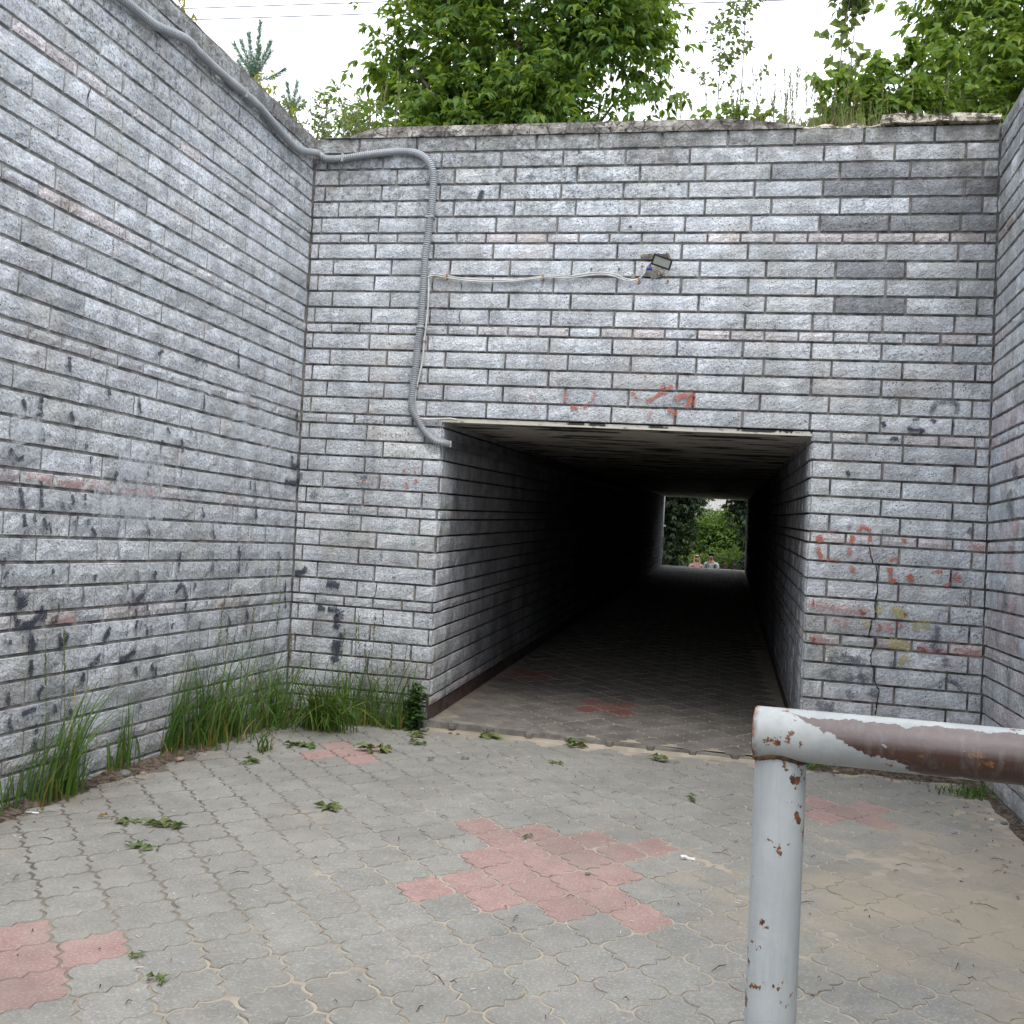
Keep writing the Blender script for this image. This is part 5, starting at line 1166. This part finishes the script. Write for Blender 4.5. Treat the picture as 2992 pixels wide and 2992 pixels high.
def person(label, x, y, hgt, top, legs, skin, hair, hairlen, gz_, strap=False, shorts=False, facing=0.):
    root = empty('person', (x, y, gz_)); root.rotation_euler = (0, 0, facing); s_ = hgt/1.75; tag(root, label, 'person')
    def S3(l): return [tuple(c*s_ for c in v) for v in l]
    # faces -Y
    V = [(0, 0, .95), (0, .0, 1.12), (0, .005, 1.30), (0, .01, 1.43), (0, 0, 1.52), (0, -.015, 1.60), (0, -.02, 1.68)]
    E = [(0, 1), (1, 2), (2, 3), (3, 4), (4, 5), (5, 6)]; Rr = [(.15, .105), (.135, .095), (.165, .11), (.11, .08), (.055, .055), (.075, .09), (.072, .088)]
    for sx in (-1, 1):
        k = len(V); V += [(sx*.19, .0, 1.41), (sx*.245, .02, 1.14), (sx*.255, -.05, .90), (sx*.255, -.07, .84)]; E += [(3, k), (k, k+1), (k+1, k+2), (k+2, k+3)]; Rr += [.055, .042, .030, (.022, .036)]
        for f_ in range(5):
            a = (-.03+.015*f_); l_ = (.05, .07, .075, .07, .055)[f_]; q = len(V)
            if f_ == 0: V += [(sx*.25, -.10, .83), (sx*.245, -.125, .80)]
            else: V += [(sx*.257, -.07+a, .84-l_*.55), (sx*.250, -.075+a, .84-l_)]
            E += [(k+3, q), (q, q+1)]; Rr += [.0095, .008]
        k = len(V); V += [(sx*.09, 0, .88), (sx*.105, -.01, .50), (sx*.11, .02, .09), (sx*.115, -.12, .035)]; E += [(0, k), (k, k+1), (k+1, k+2), (k+2, k+3)]; Rr += [.085, .058, .038, (.04, .03)]
    sc_ = lambda l: [tuple(c*s_ for c in r_) if hasattr(r_, '__len__') else (r_*s_, r_*s_) for r_ in l]
    skin_obj('body', S3(V), E, sc_(Rr), skin, root)
    V = [(0, 0, .93), (0, 0, 1.12), (0, .005, 1.30), (0, .01, 1.42), (0, .005, 1.455)]; E = [(0, 1), (1, 2), (2, 3), (3, 4)]; Rr = [(.17, .125), (.15, .115), (.18, .13), (.13, .10), (.085, .08)]
    for sx in (-1, 1): k = len(V); V += [(sx*.20, .0, 1.405), (sx*.235, .015, 1.22)]; E += [(3, k), (k, k+1)]; Rr += [.072, .066]
    skin_obj('shirt', S3(V), E, sc_(Rr), top, root)
    V = [(0, 0, .97), (0, 0, .90)]; E = [(0, 1)]; Rr = [(.155, .115), (.15, .12)]
    for sx in (-1, 1): k = len(V); V += [(sx*.09, 0, .84), (sx*.105, -.01, .50)]+([] if shorts else [(sx*.11, .02, .10)]); E += [(1, k), (k, k+1)]+([] if shorts else [(k+1, k+2)]); Rr += [.098, .074]+([] if shorts else [.056])
    skin_obj('trousers', S3(V), E, sc_(Rr), legs, root)
    for sx in (-1, 1):
        bm_ = bmesh.new(); bmesh.ops.create_uvsphere(bm_, u_segments=12, v_segments=8, radius=1)
        for v in bm_.verts: v.co = Vector((sx*.115+v.co.x*.048, -.06+v.co.y*.13, .035+v.co.z*(.04 if v.co.z > 0 else .03)))*s_
        me = bpy.data.meshes.new('shoe'); bm_.to_mesh(me); bm_.free(); me.shade_smooth(); link('shoe', me, root, M['dark'])
    # face
    def blob(nm, c_, r_, mt, seg=10):
        bm_ = bmesh.new(); bmesh.ops.create_uvsphere(bm_, u_segments=seg, v_segments=seg//2+1, radius=1)
        for v in bm_.verts: v.co = Vector([(c_[i]+v.co[i]*r_[i])*s_ for i in range(3)])
        me = bpy.data.meshes.new(nm); bm_.to_mesh(me); bm_.free(); me.shade_smooth(); return link(nm, me, root, mt)
    for sx in (-1, 1): blob('eye', (sx*.032, -.094, 1.645), (.011, .008, .005), M['dark']); blob('ear', (sx*.078, -.01, 1.63), (.012, .02, .032), skin)
    blob('nose', (0, -.112, 1.615), (.014, .02, .024), skin); blob('mouth', (0, -.100, 1.578), (.026, .008, .006), M['redink'])
    # hair: cap with open face plus optional lengths
    bm_ = bmesh.new(); bmesh.ops.create_uvsphere(bm_, u_segments=20, v_segments=14, radius=1)
    dele = [v for v in bm_.verts if (v.co.y < -.30 and v.co.z < .62) or v.co.z < -.45]; bmesh.ops.delete(bm_, geom=dele, context='VERTS')
    for v in bm_.verts:
        w_ = 1+.05*mnoise.noise(v.co*4); v.co = Vector((v.co.x*.094*w_, -.012+v.co.y*.112*w_, 1.665+v.co.z*.108*w_))*s_
    me = bpy.data.meshes.new('hair'); bm_.to_mesh(me); bm_.free(); me.shade_smooth(); hr = link('hair', me, root, hair)
    if hairlen:
        V = []; E = []; Rr = []
        for sx in (-1, 1): k = len(V); V += [(sx*.07, -.03, 1.70), (sx*.095, -.02, 1.58), (sx*.10, -.05, 1.45), (sx*.09, -.09, 1.62-hairlen)]; E += [(k, k+1), (k+1, k+2), (k+2, k+3)]; Rr += [.03, .035, .035, .02]
        k = len(V); V += [(0, .07, 1.68), (0, .09, 1.5), (0, .11, 1.62-hairlen)]; E += [(k, k+1), (k+1, k+2), (0, k), (4, k)]; Rr += [.05, (.09, .05), (.07, .03)]
        skin_obj('long_hair', S3(V), E, sc_(Rr), hair, root, 1)
    if strap:
        b = MB(); pts = [(-.13, .06, 1.47), (-.10, -.09, 1.44), (-.04, -.145, 1.32), (.06, -.15, 1.15), (.15, -.10, 1.0)]
        b.tube(S3(pts), .018*s_, 6); b.build('bag_strap', M['dark'], root, True)
    return root
def stand(px, ptop, Y, hgt): p = on_front(px, ptop, Y); return p[0], Y, p[2]-hgt
x, y, g_ = stand(2080, 1617, 31.2, 1.86); person('man in a pale grey tee with a dark strap across his chest beyond the tunnel', x, y, 1.86, M['shirt_w'], M['jeans'], M['skin'], M['hair_d'], 0, g_, True, facing=-.35)
x, y, g_ = stand(2036, 1623, 31.6, 1.80); person('fair long-haired woman in a pink top beside the man beyond the tunnel', x, y, 1.80, M['shirt_p'], M['jeans'], M['skin2'], M['hair_b'], .32, g_, facing=.4)
x, y, g_ = stand(2119, 1646, 32.2, 1.65); person('brown-haired person of whom only the top of the head shows right of the man', x, y, 1.65, M['dark'], M['dark'], M['skin'], M['hair_br'], .25, g_, facing=math.pi)
x, y, g_ = stand(2145, 1648, 32.0, 1.62); person('dark-haired person of whom only the top of the head shows, rightmost beyond the tunnel', x, y, 1.62, M['dark'], M['dark'], M['skin'], M['hair_d'], .1, g_, facing=2.6)

# power lines
for lb, a_, c_ in (('upper of two thin power lines crossing the white sky', (540, 25), (1040, 8)), ('lower of two thin power lines crossing the white sky', (560, 58), (1040, 42))):
    p, q = on_front(*a_, 12.), on_front(*c_, 12.); d = (q-p)/np.linalg.norm(q-p); b = MB(); pts = []
    for k in range(-40, 61, 4): s_ = k; z_ = .0006*k*k*0; pts.append(tuple(p+d*s_+np.array([0, 0, z_])))
    b.tube(pts, .011, 5); o = b.build('power_line', M['wire'], None, True); tag(o, lb, 'power line', 'power lines over the embankment')
